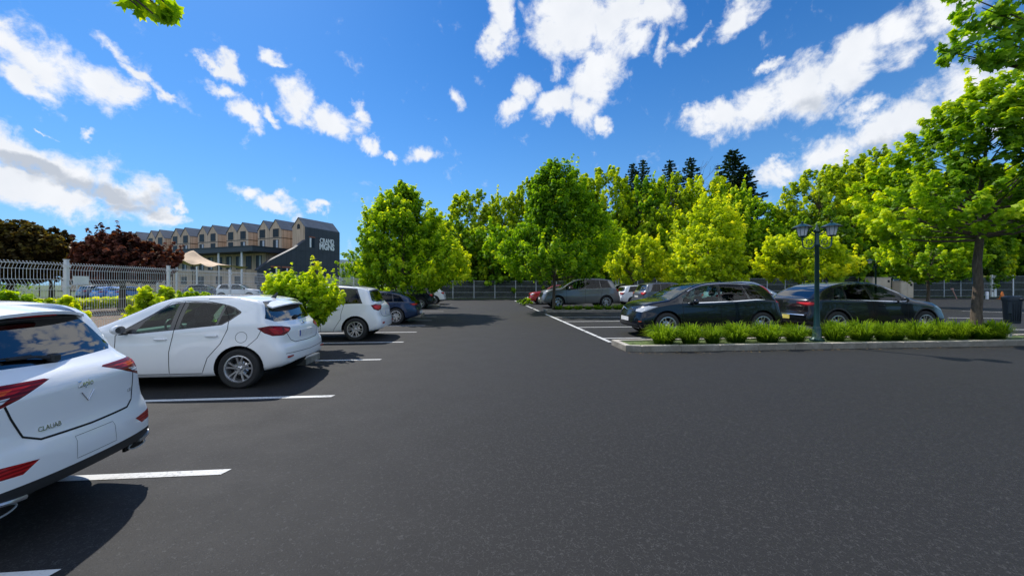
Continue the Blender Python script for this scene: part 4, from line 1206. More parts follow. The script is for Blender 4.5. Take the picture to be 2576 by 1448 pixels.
# ------------------------------------------------------------------ hotel
def woodmat():
    m, nt, b = newmat('timber_cladding'); co = coords(nt, 'Object')
    w = N(nt, 'ShaderNodeTexNoise'); mp = N(nt, 'ShaderNodeMapping'); mp.inputs['Scale'].default_value = (5, 5, .12); L(nt, co, mp.inputs[0]); L(nt, mp.outputs[0], w.inputs[0]); w.inputs['Scale'].default_value = 1; w.inputs['Detail'].default_value = 3
    f = noise(nt, co, .35, 3)
    c = ramp(nt, w.outputs['Fac'], [(.3, (.34, .235, .155, 1)), (.55, (.62, .45, .31, 1)), (.8, (.76, .58, .42, 1))])
    c = mixc(nt, math_(nt, 'MULTIPLY', f, .4), c, (.46, .33, .24, 1))
    L(nt, c, b.inputs['Base Color']); b.inputs['Roughness'].default_value = .85; return m
M['wood'] = woodmat()
def seamed(name, c1, c2, axis, sc):
    m, nt, b = newmat(name); co = coords(nt, 'Object')
    s_ = N(nt, 'ShaderNodeSeparateXYZ'); L(nt, co, s_.inputs[0])
    fr = math_(nt, 'FRACT', math_(nt, 'MULTIPLY', s_.outputs[axis], sc))
    ln_ = math_(nt, 'LESS_THAN', fr, .09)
    f = noise(nt, co, .6, 4, .6)
    c = ramp(nt, f, [(.3, c1), (.7, c2)])
    L(nt, mixc(nt, math_(nt, 'MULTIPLY', ln_, .6), c, tuple(q*.45 for q in c1[:3])+(1,)), b.inputs['Base Color'])
    b.inputs['Roughness'].default_value = .55; return m
M['slateroof'] = seamed('slate_roof', (.075, .09, .11, 1), (.12, .14, .17, 1), 0, 1.6)
M['darkclad'] = seamed('dark_cladding', (.034, .037, .045, 1), (.05, .054, .064, 1), 1, .9)
M['fascia'] = plain('dark_fascia', (.028, .034, .045, 1), .5, sc=1)
M['winframe'] = plain('dark_frame', (.02, .02, .022, 1), .5)
M['winpane'] = plain('building_glass', (.010, .013, .018, 1), .3, spec=.25)
M['curtain'] = plain('pale_curtain', (.45, .47, .5, 1), .8)
M['brickred'] = plain('red_brick', (.34, .12, .07, 1), .9, sc=3)
M['signwhite'] = plain('sign_white', (.8, .8, .8, 1), .6)
D1 = 80.0
P1 = Vector(((767-U0)/F*D1, D1)); av = Vector((-.9335, .3587)); nv = Vector((.3587, .9335))
def camw(p): return Vector((p.x*ct+p.y*st, p.y*ct-p.x*st, 0))
hz0 = camw(P1); adir = camw(av); hang = math.atan2(adir.y, adir.x)       # local +x = along the facade to the left, local -y = depth
hotel = empty('hotel', hz0, hang, 'long timber clad hotel with a row of pitched gables and a dark end wall', 'building')
# local (s, n, z) -> x = s, y = -n  (n away from the camera)
ZE, ZR = 14.1, 16.1
def q3(s_, n_, z_): return (s_, -n_, z_)
def hbox(mb, s0, s1, n0, n1, z0, z1, m=0): mb.box((s0, -n1, z0), (s1, -n0, z1), m)
wall = MB(); roof = MB()
hbox(wall, 3.0, 97, 3.0, 10, 0, 13.6)
def hwin(s0, s1, z0, z1, n_, curtain=False, parent=None):
    f = MB(); t = .10
    hbox(f, s0-t, s0, n_-.06, n_+.05, z0-t, z1+t); hbox(f, s1, s1+t, n_-.06, n_+.05, z0-t, z1+t)
    hbox(f, s0, s1, n_-.06, n_+.05, z1, z1+t); hbox(f, s0, s1, n_-.06, n_+.05, z0-t, z0)
    hbox(f, (s0+s1)/2-.04, (s0+s1)/2+.04, n_-.05, n_-.01, z0, z1)
    o = f.obj('window', M['winframe'], hotel)
    p = MB(); hbox(p, s0, s1, n_-.03, n_-.02, z0, z1, 0)
    if curtain: hbox(p, s0+.08, s0+(s1-s0)*.45, n_-.045, n_-.032, z0, z1, 1)
    p.obj('pane', [M['winpane'], M['curtain']], o)
def gable(s0, s1, n0, n1, zb, ze, zr, overhang=.12):
    sm = (s0+s1)/2
    # walls as a closed prism with a gable top
    vs = [q3(s0, n0, zb), q3(s1, n0, zb), q3(s1, n0, ze), q3(sm, n0, zr), q3(s0, n0, ze), q3(s0, n1, zb), q3(s1, n1, zb), q3(s1, n1, ze), q3(sm, n1, zr), q3(s0, n1, ze)]
    wall.add(vs, [(0, 1, 2, 3, 4), (5, 9, 8, 7, 6), (0, 4, 9, 5), (1, 6, 7, 2)], 0)
    th = .10; e = overhang
    sl = (zr-ze)/((s1-s0)/2)
    for sg in (-1, 1):
        a = sm+sg*((s1-s0)/2+e); za = ze-sl*e
        vs = [q3(sm, n0-e, zr+.02), q3(a, n0-e, za+.02), q3(a, n1, za+.02), q3(sm, n1, zr+.02), q3(sm, n0-e, zr+.02+th), q3(a, n0-e, za+.02+th), q3(a, n1, za+.02+th), q3(sm, n1, zr+.02+th)]
        roof.add(vs, [(0, 1, 2, 3), (4, 7, 6, 5), (0, 4, 5, 1), (1, 5, 6, 2), (2, 6, 7, 3)], 0)
rg = random.Random(3)
band = MB()
for k in range(8):
    s0 = 7.0+k*10.8; w_ = 3.82
    for j in range(2):
        a = s0+j*w_+.02
        gable(a, a+w_-.04, 0, 12, 8.2, ZE-.15, ZR)
        cx = a+w_/2+(.35 if j else -.15)
        hwin(cx-.8, cx+.8, 12.35, 14.0, 0)
        hwin(cx-.75, cx+.75, 9.6, 11.6, 0, curtain=rg.random() < .6)
    band.box((s0-.03, -.02, 12.0), (s0+2*w_+.03, .05, 12.12), 0); band.box((s0-.05, -3.0, 12.0), (s0-.02+.03, -.02, 12.12), 0)
    # low ridge over the recess behind
    gable(s0+2*w_+.1, s0+2*w_+3.1, 2.9, 12, 9, 13.2, 14.6)
band.obj('timber_band', M['winframe'], hotel)
gable(0.02, 3.70, 0, 9.2, 9.9, 14.1, 16.1)
# small arched window in the end gable
mb = MB(); ap = [(1.45, 13.7), (2.25, 13.7), (2.25, 14.4)]+[(1.85+.4*math.cos(a), 14.4+.4*math.sin(a)) for a in [PI*i/8 for i in range(1, 8)]]+[(1.45, 14.4)]
mb.prism(ap, lambda p, k: q3(p[0], -.05 if k == 0 else .02, p[1])); mb.obj('window', M['winpane'], hotel)
hbox(wall, .4, 3.7, 1.2, 9.2, 0, 9.9)
wall.obj('wall', M['wood'], hotel, fix=False); roof.obj('roof', M['slateroof'], hotel, fix=False)
# dark end wall with its raked stair wall
dk = MB()
poly = [(-10.3, 0), (-10.3, 4.3), (-7.8, 6.2), (-2.5, 9.1), (0.0, 11.1), (0.0, 14.0), (9.2, 14.0), (9.2, 0)]
dk.prism(poly, lambda p, k: (-.25 if k == 0 else .05, -p[0], p[1]))
dk.prism([(-10.3, 4.3), (-7.8, 6.2), (-2.5, 9.1), (0, 11.1), (0, 11.3), (-2.6, 9.32), (-7.9, 6.42), (-10.4, 4.5)], lambda p, k: (-.30 if k == 0 else .6, -p[0], p[1]))
for z in (5.7, 8.9, 12.0): dk.box((-.29, -9.2, z), (-.251, 10.2 if z < 5 else (7.7 if z < 6 else (2.6 if z < 9.5 else 0)), z+.07), 0)
o = dk.obj('end_wall', M['darkclad'], hotel)
hb = MB(); hb.box((-.27, -2.2, 9.7), (-.24, -.9, 11.9), 0); hb.box((-.30, -1.35, 9.75), (-.26, -.95, 11.8), 1); o2 = hb.obj('window', [M['winpane'], M['signwhite']], hotel)
hb = MB(); hb.box((-.30, -2.35, 11.9), (-.26, -.75, 12.1), 0)
hb.obj('brick_lintel', M['brickred'], hotel)
for n_ in (-6.9, -4.6):
    hb = MB(); hb.box((-.30, -n_-1.1, 5.05), (-.26, -n_+.9, 5.35), 0); hb.obj('brick_lintel', M['brickred'], hotel)
for n_ in (-6.9, -4.6):
    hb = MB(); hb.box((-.275, -n_-1.0, 2.2), (-.26, -n_+.8, 5.05), 0); hb.box((-.30, -n_-.4, 2.2), (-.27, -n_-.1, 5.0), 1); hb.obj('window', [M['winpane'], M['signwhite']], hotel)
for txt, zc, sz_t, wd in (('CRAND', 11.45, 1.55, 3.9), ('MGNS', 10.15, 1.95, 4.1)):
    me = text_mesh(txt, sz_t, .05, bold=.035 if txt == 'CRAND' else .07)
    xs = [v.co.x for v in me.vertices]; k = wd/(max(xs)-min(xs)); x0 = (max(xs)+min(xs))/2
    for v in me.vertices:
        X, Y, Z = v.co
        v.co = (-.31-Z, -(5.5+(X-x0)*k), zc+Y)
    me.materials.clear(); me.materials.append(M['signwhite']); link('sign_lettering', me, hotel)
# low front wing with its deep dark fascia
wg = MB(); hbox(wg, 2.46, 88, -9.5, .5, 8.15, 9.15, 0); hbox(wg, 2.3, 88, -9.65, .5, 9.15, 9.25, 0)
wg.obj('canopy', M['fascia'], hotel)
lw = MB(); hbox(lw, 4.4, 88, -5.5, -.5, 0, 8.15); lw.obj('lower_wall', M['wood'], hotel)
cl = MB()
for k in range(12): hbox(cl, 6+k*7, 6.25+k*7, -9.2, -8.95, 0, 8.15)
cl.obj('canopy_post', M['signwhite'], hotel)
for k in range(26):
    s0 = 5.6+k*3.1
    hwin(s0, s0+1.5, 5.0, 7.6, -5.5, curtain=(k % 3 != 1))
    if k % 2 == 0: hwin(s0, s0+1.9, 1.9, 3.4, -5.5)

# stretched tents on the terrace
def tent(name, label, u0, u1, D, vtop, vlow, peaks, seed):
    a, b = at(u0, D), at(u1, D); w_ = (b-a).length; zt, zl_ = zat(vtop, D), zat(vlow, D)
    nx, ny = 36, 14; vs = []; dep = 6.0
    for j in range(ny+1):
        for i in range(nx+1):
            x = w_*i/nx; y = dep*j/ny
            z = zl_
            for (px, hgt, wd) in peaks:
                d_ = math.hypot((x/w_-px)*w_, (y-dep*.4))
                z += (zt-zl_)*hgt*math.exp(-d_/(wd*w_))
            edge = min(i, nx-i, j*2, (ny-j)*2)
            z -= .35*abs(math.sin(i/nx*PI*4))*math.exp(-edge*.8) if edge < 3 else 0
            vs.append((x, y, z))
    fs = [(j*(nx+1)+i, j*(nx+1)+i+1, (j+1)*(nx+1)+i+1, (j+1)*(nx+1)+i) for j in range(ny) for i in range(nx)]
    d_ = b-a; rz = math.atan2(d_.y, d_.x)
    e = empty(name, (a.x, a.y, 0), rz, label, 'tent')
    mb = MB(); mb.add(vs, fs, 0, True); mb.obj('canopy', M['canvas'], e, fix=False)
    for px, hgt, wd in peaks:
        pm = MB(); pm.tube([(px*w_, dep*.4, 0), (px*w_, dep*.4, zt)], .07, 6); pm.obj('pole', M['bark'], e)
    for x in (0.1, w_*.33, w_*.66, w_-.1):
        pm = MB(); pm.tube([(x, .1, 0), (x, .1, zl_)], .06, 6); pm.obj('pole', M['bark'], e)
M['canvas'] = plain('tan_canvas', (.62, .44, .28, 1), .8, sc=1.5)
tent('stretch_tent', 'tan stretched canvas tent on the terrace below the hotel canopy', 375, 548, 52, 628, 668, [(.42, 1.0, .20), (.05, .9, .2)], 1)
tent('stretch_tent', 'tan stretched canvas tent half hidden by the dark tree at far left', 95, 215, 52, 600, 642, [(.75, .9, .22), (.2, .7, .2)], 2)

# ------------------------------------------------------------------ fences
M['galv'] = plain('pale_coated_steel', (.66, .67, .69, 1), .45, 0, sc=3)
M['galvd'] = plain('grey_coated_steel', (.38, .40, .42, 1), .5, .2, sc=3)
def wire_panel(Wp, H, z0=.06, nv=44, r=.0035, bends=((.35, .055), (.95, .055), (1.62, .055), (2.02, .04))):
    mb = MB(); z1 = z0+H
    prof = [(0, z0)]
    for zb, d in bends:
        zb = zb*H/2.05+z0
        prof += [(0, zb-.10), (d, zb), (0, zb+.10)]
    prof = [p for p in prof if p[1] < z1-.02]+[(0, z1)]
    for i in range(nv):
        x = .03+(Wp-.06)*i/(nv-1)
        vs = []
        for (dy, z) in prof:
            for k in range(3):
                a = 2*PI*k/3; vs.append((x+r*math.cos(a), -dy+r*math.sin(a), z))
        fs = [(j*3+k, j*3+(k+1) % 3, j*3+3+(k+1) % 3, j*3+3+k) for j in range(len(prof)-1) for k in range(3)]
        mb.add(vs, fs, 0)
        mb.box((x-.006, -.006, z1-.002), (x+.006, .006, z1+.012), 0)
    hz = []
    for zb, d in bends:
        zb = zb*H/2.05+z0; hz += [(0, zb-.10), (d, zb), (0, zb+.10)]
    hz += [(0, z0+.02), (0, z1-.03)]
    ex = sorted(p[1] for p in hz)
    hz += [(0, (a+b)/2) for a, b in zip(ex[:-1], ex[1:]) if b-a > .22]
    for dy, z in hz:
        if z < z1: mb.box((.01, -dy-r*1.3-.003, z-r*1.3), (Wp-.01, -dy+r*1.3-.003, z+r*1.3), 0)
    return mb
FH = 2.12
fence = empty('wire_fence', (XF, 3.0, 0), PI/2, 'long pale wire mesh fence with folded ribs along the left bays', 'fence')
pm = wire_panel(2.44, FH-.1).mesh([M['galv']], 'mesh_panel', fix=False)
pm2 = wire_panel(2.44, FH-.1, nv=26, r=.0055).mesh([M['galv']], 'mesh_panel', fix=False)
po = MB(); po.box((-.03, -.03, 0), (.03, .03, FH+.03), 0, bev=.006); po.box((-.034, -.034, FH+.03), (.034, .034, FH+.045), 0)
for z in (.3, .95, 1.6, 2.0): po.box((-.036, -.05, z), (.036, .034, z+.05), 0)
pom = po.mesh([M['galv']], 'post')
off0 = on_x(167, XF); y0 = Vector(at(167, off0)).y
kk = 0; yy = y0-2.5*2
while yy < YB-1:
    link('post', pom, fence, (yy-3.0, 0, 0))
    if yy+2.5 < YB: link('mesh_panel', pm if yy < 17 else pm2, fence, (yy-3.0+.03, 0, 0))
    yy += 2.5; kk += 1
ya, yb = at(180, on_x(180, XF)).y, at(219, on_x(219, XF)).y
pl_ = MB(); zc = zat(705, on_x(198, XF)); pl_.box((XF+.03, ya, zc-.10), (XF+.036, yb, zc+.09), 0)
tag(pl_.obj('sign_plate', M['plate_w']), 'small blank white plate wired to the mesh fence beside a post', 'sign')

def screenmat():
    m, nt, b = newmat('fence_screen'); co = coords(nt, 'Object')
    s_ = N(nt, 'ShaderNodeSeparateXYZ'); L(nt, co, s_.inputs[0])
    fr = math_(nt, 'FRACT', math_(nt, 'MULTIPLY', s_.outputs[2], 5.0)); ln_ = math_(nt, 'LESS_THAN', fr, .12)
    f = noise(nt, co, 1.3, 5, .7)
    c = ramp(nt, f, [(.3, (.016, .022, .018, 1)), (.7, (.05, .062, .055, 1))])
    L(nt, mixc(nt, math_(nt, 'MULTIPLY', ln_, .5), c, (.11, .125, .12, 1)), b.inputs['Base Color']); b.inputs['Roughness'].default_value = .7
    out = nt.nodes['Material Output']; tr = N(nt, 'ShaderNodeBsdfTransparent'); mx = N(nt, 'ShaderNodeMixShader')
    L(nt, math_(nt, 'MULTIPLY_ADD', noise(nt, co, 2.5, 4, .6), .5, .42, clamp=True), mx.inputs[0]); L(nt, tr.outputs[0], mx.inputs[1]); L(nt, b.outputs[0], mx.inputs[2]); L(nt, mx.outputs[0], out.inputs[0])
    return m
M['screen'] = screenmat()
def back_fence(x0, x1, H, label, y=YB, step=2.5, mat='galvd', pw=.05):
    e = empty('boundary_fence', (x0, y, 0), 0, label, 'fence')
    n = round((x1-x0)/step); step = (x1-x0)/n
    pnl = MB(); pnl.box((.06, -.012, .08), (step-.06, .012, H-.05), 0)
    for z in (.1, H*.34, H*.67, H-.07): pnl.box((.04, -.03, z), (step-.04, -.014, z+.03), 1)
    pme = pnl.mesh([M['screen'], M['galvd']], 'screen_panel')
    p = MB(); p.box((-pw, -.05, 0), (pw, .05, H+.06), 0, bev=.01); pp = p.mesh([M[mat]], 'post')
    for i in range(n+1):
        link('post', pp, e, (i*step, -.02, 0))
        if i < n: link('screen_panel', pme, e, (i*step, 0, 0))
back_fence(-8.0, 17.0, 2.15, 'low dark screened fence closing the end of the aisle')
back_fence(17.3, 42.0, 2.5, 'dark screened fence behind the right hand row of cars')
xg = at(2495, on_y(2495, YB)).x
back_fence(42.3, xg-2.3, 2.75, 'dark screened fence beside the beige cabinets at the right')
back_fence(xg+.6, 84, 2.9, 'tall screened fence to the right of the white gate posts', mat='galv', pw=.08)
gt = empty('gate', (xg-2.2, YB, 0), 0, 'open metal gate with thick white posts and a yellow top bar', 'gate')
g = MB()
for x in (2.05, 2.45): g.box((x, -.12, 0), (x+.22, .12, 3.0), 0, bev=.02)
g.obj('post', M['plate_w'], gt)
g = MB(); g.box((-.1, -.06, 0), (.1, .06, 2.9), 0); g.obj('post', M['galvd'], gt)
g = MB(); g.box((.1, -.05, 2.72), (2.0, .05, 2.86), 0); g.obj('top_bar', M['plate_y'], gt)
g = MB()
for z in (.2, 1.0, 1.8, 2.5): g.box((.15, -.02, z), (1.95, .02, z+.06), 0)
for i in range(13): g.box((.2+i*.14, -.012, .2), (.22+i*.14, .012, 2.55), 0)
g.obj('leaf', M['galvd'], gt)
for k in range(3):
    g = MB(); g.lathe([(0, -.03), (.09, -.03), (.09, .03), (0, .03)], 12, 0, c=(2.16, -.14, .8+k*.85), axis='y'); g.obj('hinge', M['gap'], gt)
ps = at(2449, 43.0); e = empty('sign_post', (ps.x, ps.y, 0), 0, 'small blue sign on a grey pole beside the gate', 'sign')
g = MB(); g.tube([(0, 0, 0), (0, 0, 2.6)], .05, 8); g.obj('pole', M['galvd'], e)
g = MB(); g.box((-.26, -.09, 1.75), (.26, -.055, 2.55), 0, bev=.01); g.obj('sign_panel', M['sky'], e)
pb = at(2402, 43.2)
g = MB(); g.tube([(-.35, 0, 1.15), (.0, 0, .5), (.25, 0, .02)], .05, 8); g.box((-.5, -.05, 1.1), (-.2, .05, 1.24), 0)
o = g.obj('leaning_stake', plain('pale_red_wood', (.45, .25, .2, 1), .7)); o.location = (pb.x, pb.y, 0); tag(o, 'pale reddish stake leaning in the grass before the far right fence', 'stake')
pb = at(2483, 43.0); g = MB(); g.lathe([(0, 0), (.13, 0), (.13, .8), (.10, .86), (0, .88)], 14); o = g.obj('bollard', M['plate_w'], None, (pb.x, pb.y, 0)); tag(o, 'short white bollard in front of the gate post', 'bollard')
M['conemat'] = plain('orange_plastic', (.6, .16, .02, 1), .6)
pb = at(2521, 42.6); g = MB(); g.lathe([(.0, .06), (.24, .05), (.05, .9), (0, .9)], 14); g.box((-.3, -.3, 0), (.3, .3, .05), 0); o = g.obj('traffic_cone', M['conemat'], None, (pb.x, pb.y, 0)); tag(o, 'orange traffic cone by the tall fence behind the litter bin', 'cone')
# beige utility cabinets
M['beige'] = plain('beige_render', (.50, .42, .31, 1), .85, sc=1.2)
for (u0, u1, vt, lab, y) in ((2193, 2244, 699, 'taller beige utility cabinet behind the dark fastback', 43.0), (2264, 2300, 708, 'lower beige utility cabinet with a dark lock plate', 42.2)):
    Dd = on_y((u0+u1)/2, y); a, b = at(u0, Dd), at(u1, Dd); h = zat(vt, Dd)
    e = empty('utility_cabinet', ((a.x+b.x)/2, y, 0), 0, lab, 'cabinet'); w_ = (b.x-a.x)/2
    g = MB(); g.box((-w_, 0, 0), (w_, 1.0, h), 0, bev=.02); g.box((-w_-.04, -.04, h), (w_+.04, 1.04, h+.08), 0); g.obj('housing', M['beige'], e)
    g = MB(); g.box((-w_+.12, -.02, .2), (-.02, .0, h-.2), 0); g.box((.02, -.02, .2), (w_-.12, .0, h-.2), 0); g.obj('door', M['beige'], e)
    g = MB(); g.box((w_-.5, -.035, h-.55), (w_-.2, -.021, h-.25), 0); g.obj('lock_plate', M['gap'], e)
a, b = at(2246, on_y(2246, 43.3)), at(2262, on_y(2262, 43.3)); g = MB(); g.box((a.x, 43.3, 0), (b.x, 43.45, 2.4), 0); g.box((a.x+.05, 43.28, .1), (a.x+.12, 43.299, 2.3), 1)
tag(g.obj('service_door', [plain('dark_teal', (.012, .05, .06, 1), .5), M['galv']]), 'dark teal service door between the two beige cabinets', 'door')

# ------------------------------------------------------------------ lamp posts
M['lampgreen'] = plain('dark_green_iron', (.008, .042, .040, 1), .35, .3, coat=.3)
M['opal'] = plain('frosted_lamp_glass', (.62, .62, .64, 1), .35, var=.04)
def lamp_post(loc, H, rz, label):
    e = empty('lamp_post', loc, rz, label, 'street lamp', 'twin lantern lamp posts')
    p = MB()
    p.lathe([(0, 0), (.17, 0), (.17, .05), (.13, .09), (.105, .12), (.10, .34), (.085, .38), (.075, .42), (.056, 1.0), (.050, H-.72), (.064, H-.70), (.064, H-.66), (.050, H-.62), (.050, H-.36), (.085, H-.32), (.06, H-.26), (.03, H-.2), (.018, H-.14), (0, H-.10)], 16)
    p.obj('post', M['lampgreen'], e)
    for sg in (-1, 1):
        a = MB(); P = []
        for i in range(17):
            t = i/16; an = -PI*.05-PI*1.0*t
            P.append((sg*(.30+.20*math.cos(an+PI)*-1 if False else sg*0), 0, 0))
        P = [(sg*.05, 0, H-.66)]+[(sg*(.195-.14*math.cos(PI*t/10)), 0, H-.66-.12*math.sin(PI*t/10)) for t in range(1, 10)]+[(sg*.34, 0, H-.60), (sg*.34, 0, H-.44)]
        a.tube(P, .017, 7)
        P = [(sg*(.18+.07*math.cos(q)), 0, H-.60+.075*math.sin(q)) for q in [PI*1.9*i/14-.9 for i in range(15)]]
        a.tube(P, .011, 6)
        a.tube([(sg*.05, 0, H-.42), (sg*.13, 0, H-.36), (sg*.20, 0, H-.29), (sg*.28, 0, H-.22)], .016, 6)
        a.obj('bracket', M['lampgreen'], e)
        c = (sg*.34, 0, 0)
        l = MB(); l.lathe([(.085, H-.44), (.10, H-.40), (.145, H-.20), (.145, H-.185), (0, H-.185)], 8, 0, c=c)
        lo = l.obj('lantern', M['opal'], e)
        r = MB(); r.lathe([(.0, H-.02), (.018, H-.03), (.028, H-.06), (.018, H-.085), (.05, H-.10), (.12, H-.13), (.235, H-.185), (.24, H-.20), (.12, H-.185), (0, H-.182)], 20, 0, c=c); r.obj('lantern_cap', M['lampgreen'], lo)
        f = MB()
        for k in range(8):
            t = 2*PI*k/8; f.tube([(c[0]+.088*math.cos(t), .088*math.sin(t), H-.44), (c[0]+.148*math.cos(t), .148*math.sin(t), H-.19)], .006, 4)
        f.lathe([(.0, H-.47), (.06, H-.46), (.095, H-.44), (.095, H-.425), (0, H-.425)], 12, 0, c=c)
        f.obj('lantern_frame', M['lampgreen'], lo)
    return e
yL = IY0+.55; DL = on_y(2055, yL); PL = at(2055, DL)
lamp_post((PL.x, PL.y, .12), zat(553, DL)-.12, -TH-.25, 'dark green post with two lanterns standing in the long front bed')
PL2 = at(2203, 29); lamp_post((PL2.x, PL2.y, 0), zat(648, 29), -.5, 'farther dark post with two lanterns behind the dark fastback')

# litter bin
yb_ = IY0+.75; Db = on_y(2546, yb_); PB = at(2546, Db)
e = empty('litter_bin', (PB.x, PB.y, 0), -TH-.45, 'dark grey litter bin on a short pole at the right end of the bed', 'bin')
M['bin'] = plain('dark_blue_grey_plastic', (.028, .038, .052, 1), .5, bmp=.1)
zb0, zb1 = zat(813, Db), zat(745, Db)
g = MB(); g.tube([(-.04, 0, .0), (-.04, 0, zb0+.1)], .035, 10); g.obj('pole', M['galvd'], e)
g = MB(); vs = []
n = 20
def ring(w_, d_, z, k=4):
    out = []
    for i in range(n):
        t = 2*PI*i/n; c_, s_ = math.cos(t), math.sin(t); out.append((w_*abs(c_)**(2/k)*(1 if c_ > 0 else -1), d_*abs(s_)**(2/k)*(1 if s_ > 0 else -1), z))
    return out
w0 = .165
for r_ in (ring(w0*.78, .13, zb0), ring(w0*.83, .14, zb0+.03), ring(w0*.95, .165, zb1-.16), ring(w0*1.0, .17, zb1-.12)): vs += r_
g.add(vs, [(j*n+i, j*n+(i+1) % n, (j+1)*n+(i+1) % n, (j+1)*n+i) for j in range(3) for i in range(n)]+[tuple(range(n-1, -1, -1))], 0, True)
for i in range(5):
    x = -.09+.045*i; g.box((x-.005, -.168, zb0+.08), (x+.005, -.13, zb1-.18), 0)
g.obj('body', M['bin'], e)
g = MB(); vs = []
for r_ in (ring(w0*1.06, .18, zb1-.13), ring(w0*1.08, .185, zb1-.05), ring(w0*1.02, .175, zb1-.02), ring(w0*.7, .12, zb1+.012)): vs += r_
g.add(vs, [(j*n+i, j*n+(i+1) % n, (j+1)*n+(i+1) % n, (j+1)*n+i) for j in range(3) for i in range(n)]+[tuple(range(3*n, 4*n))], 0, True)
g.obj('lid', M['bin'], e)
g = MB(); g.tube([(.06, -.18, zb1-.07), (.08, -.215, zb1-.07), (.18, -.20, zb1-.07), (.205, -.13, zb1-.07)], .018, 8); g.obj('handle', M['bin'], e)
g = MB(); g.box((-.17, -.185, zb1-.5), (-.09, -.13, zb1-.16), 0, bev=.01); g.obj('ashtray_box', M['bin'], e)
# ------------------------------------------------------------------ parked cars
def near_suv():
    Lc = 4.40; W_ = .92
    top = [(0, .88), (.10, .95), (.4, 1.0), (.8, 1.03), (1.05, 1.06), (1.15, 1.10), (1.55, 1.30), (1.85, 1.43), (2.15, 1.51), (2.6, 1.56), (3.3, 1.56), (3.74, 1.525), (3.88, 1.48), (4.16, 1.15), (4.25, 1.10), (4.33, 1.065), (4.40, 1.0)]
    tp = [(-.30, 1.03), (-.05, 1.055), (.50, 1.045), (.54, 1.035), (.30, .955), (.06, .895), (-.12, .92)]
    def ex(E):
        rear_text(E, 'Zeplo', .0, .955, .062, shear=.25)
        rear_text(E, 'CLAUAB', .34, .735, .045)
        rear_text(E, '1.5T', -.50, .80, .035)
        mb = MB(); c, n = E['surf']('end', (0, .86), 1)
        mb.tube([(c.x-.004, .06, .90), (c.x-.006, 0, .83), (c.x-.004, -.06, .90)], .004, 5); mb.obj('badge', M['chrome'], E['root'])
        mb = MB(); P = []
        for i in range(25):
            y = -.84+1.68*i/24; h = E['surf']('end', (abs(y), .355), 1)
            if h: P.append((h[0].x-.006, y, .355+.05*(abs(y)/.84)**6))
        mb.tube([(p[0]-.012, p[1], p[2]) for p in P], .014, 6); mb.obj('bumper_strip', M['alloy'], E['root'])
        for my in (1, -1):
            mb = MB(); ring_ = []
            for i in range(17):
                t = 2*PI*i/16; ring_.append((-Lc/2+.11-.03*abs(math.cos(t))*0, my*(.64+.11*math.cos(t)), .305+.028*math.sin(t)))
            mb.tube(ring_, .006, 6, caps=False); mb.box((-Lc/2+.13, my*.64-.12, .275), (-Lc/2+.15, my*.64+.12, .355), 1); mb.obj('exhaust_trim', [M['galvd'] if 'galvd' in M else M['alloy'], M['gap']], E['root'])
        mb = MB(); c, n = E['surf']('end', (0, 1.40), 1)
        mb.box((c.x-.07, -.17, 1.445), (c.x-.03, .17, 1.462), 0); mb.obj('brake_light', M['tail'], E['root'])
    sp = suv(M['white'], Lc=Lc, W=W_, roof=1.6, rclad=.44, fclad=.34, extra=None, R=.35, top=top, belt=[(0, .86), (.9, .96), (1.4, 1.0), (2.2, 1.02), (3.2, 1.05), (3.7, 1.07), (4.4, 1.03)])
    sp['regions'] = [
        ('rear_window', M['mirror_glass'], 'end', [(-.01, 1.425), (.52, 1.415), (.61, 1.30), (.70, 1.165), (.64, 1.135), (-.01, 1.115)], (1, 0), dict(rng=(Lc-.66, 9), split=False)),
        ('window_header', M['trim'], 'end', [(-.01, 1.53), (.58, 1.52), (.58, 1.42), (.52, 1.416), (-.01, 1.426)], (1, 0), dict(rng=(Lc-.66, 9), split=False)),
        ('tail_light', M['tail_dark'], 'rc', tp, None, dict(rng=(Lc-.8, 9))),
        ('lamp_core', M['tail'], 'rc', [(-.20, 1.015), (-.02, 1.035), (.40, 1.025), (.26, .99), (-.16, .985)], None, dict(rng=(Lc-.8, 9))),
        ('lamp_core', M['amber'], 'rc', [(.06, 1.02), (.26, 1.018), (.2, .995), (.06, .995)], None, dict(rng=(Lc-.8, 9))),
        ('lamp_core', M['clear'], 'rc', [(.03, .97), (.24, .975), (.18, .945), (.05, .925)], None, dict(rng=(Lc-.8, 9))),
        ('fog_lamp', M['tail'], 'rc', [(-.02, .60), (.42, .565), (.30, .505), (.02, .52)], None, dict(rng=(Lc-.8, 9))),
        ('head_light', M['clear'], 'fc', [(-.40, .90), (-.1, .92), (.26, .84), (.28, .79), (0.0, .76), (-.2, .80)], None, dict(rng=(-1, .95))),
    ]
    sp['seams'] = sp['seams'][:2]+[('rear', [(0, .665), (.42, .675), (.52, .72), (.575, .85), (.60, .93)], .014), ('rear', [(0, .62), (.19, .62), (.20, .47), (0, .47)], .003), ('rc', [(-.30, .88), (-.25, .60), (-.3, .44)], .008)]
    sp['bright'] = []
    def extra(E):
        spoiler(E, Lc-.66, Lc-.36, .60, dz=.045, th=.03, mat=M['white'])
        wiper(E, [(0.02, 1.15), (.14, 1.175), (.34, 1.185)], .011)
        ex(E)
    sp['extra'] = extra
    return sp
car(near_suv(), (-4.94, 2.82, 0), 3.211, 'nearest white crossover cut by the left edge, seen from its rear corner', group=None, scale=(1, .76, .985))
P = at(617, F*CH/(975-HZ))
car(hatch(M['white']), (P.x-1.345, P.y+.80, 0), PI, 'white hatchback with a roof fin parked second from the left edge')
WH = 'car'
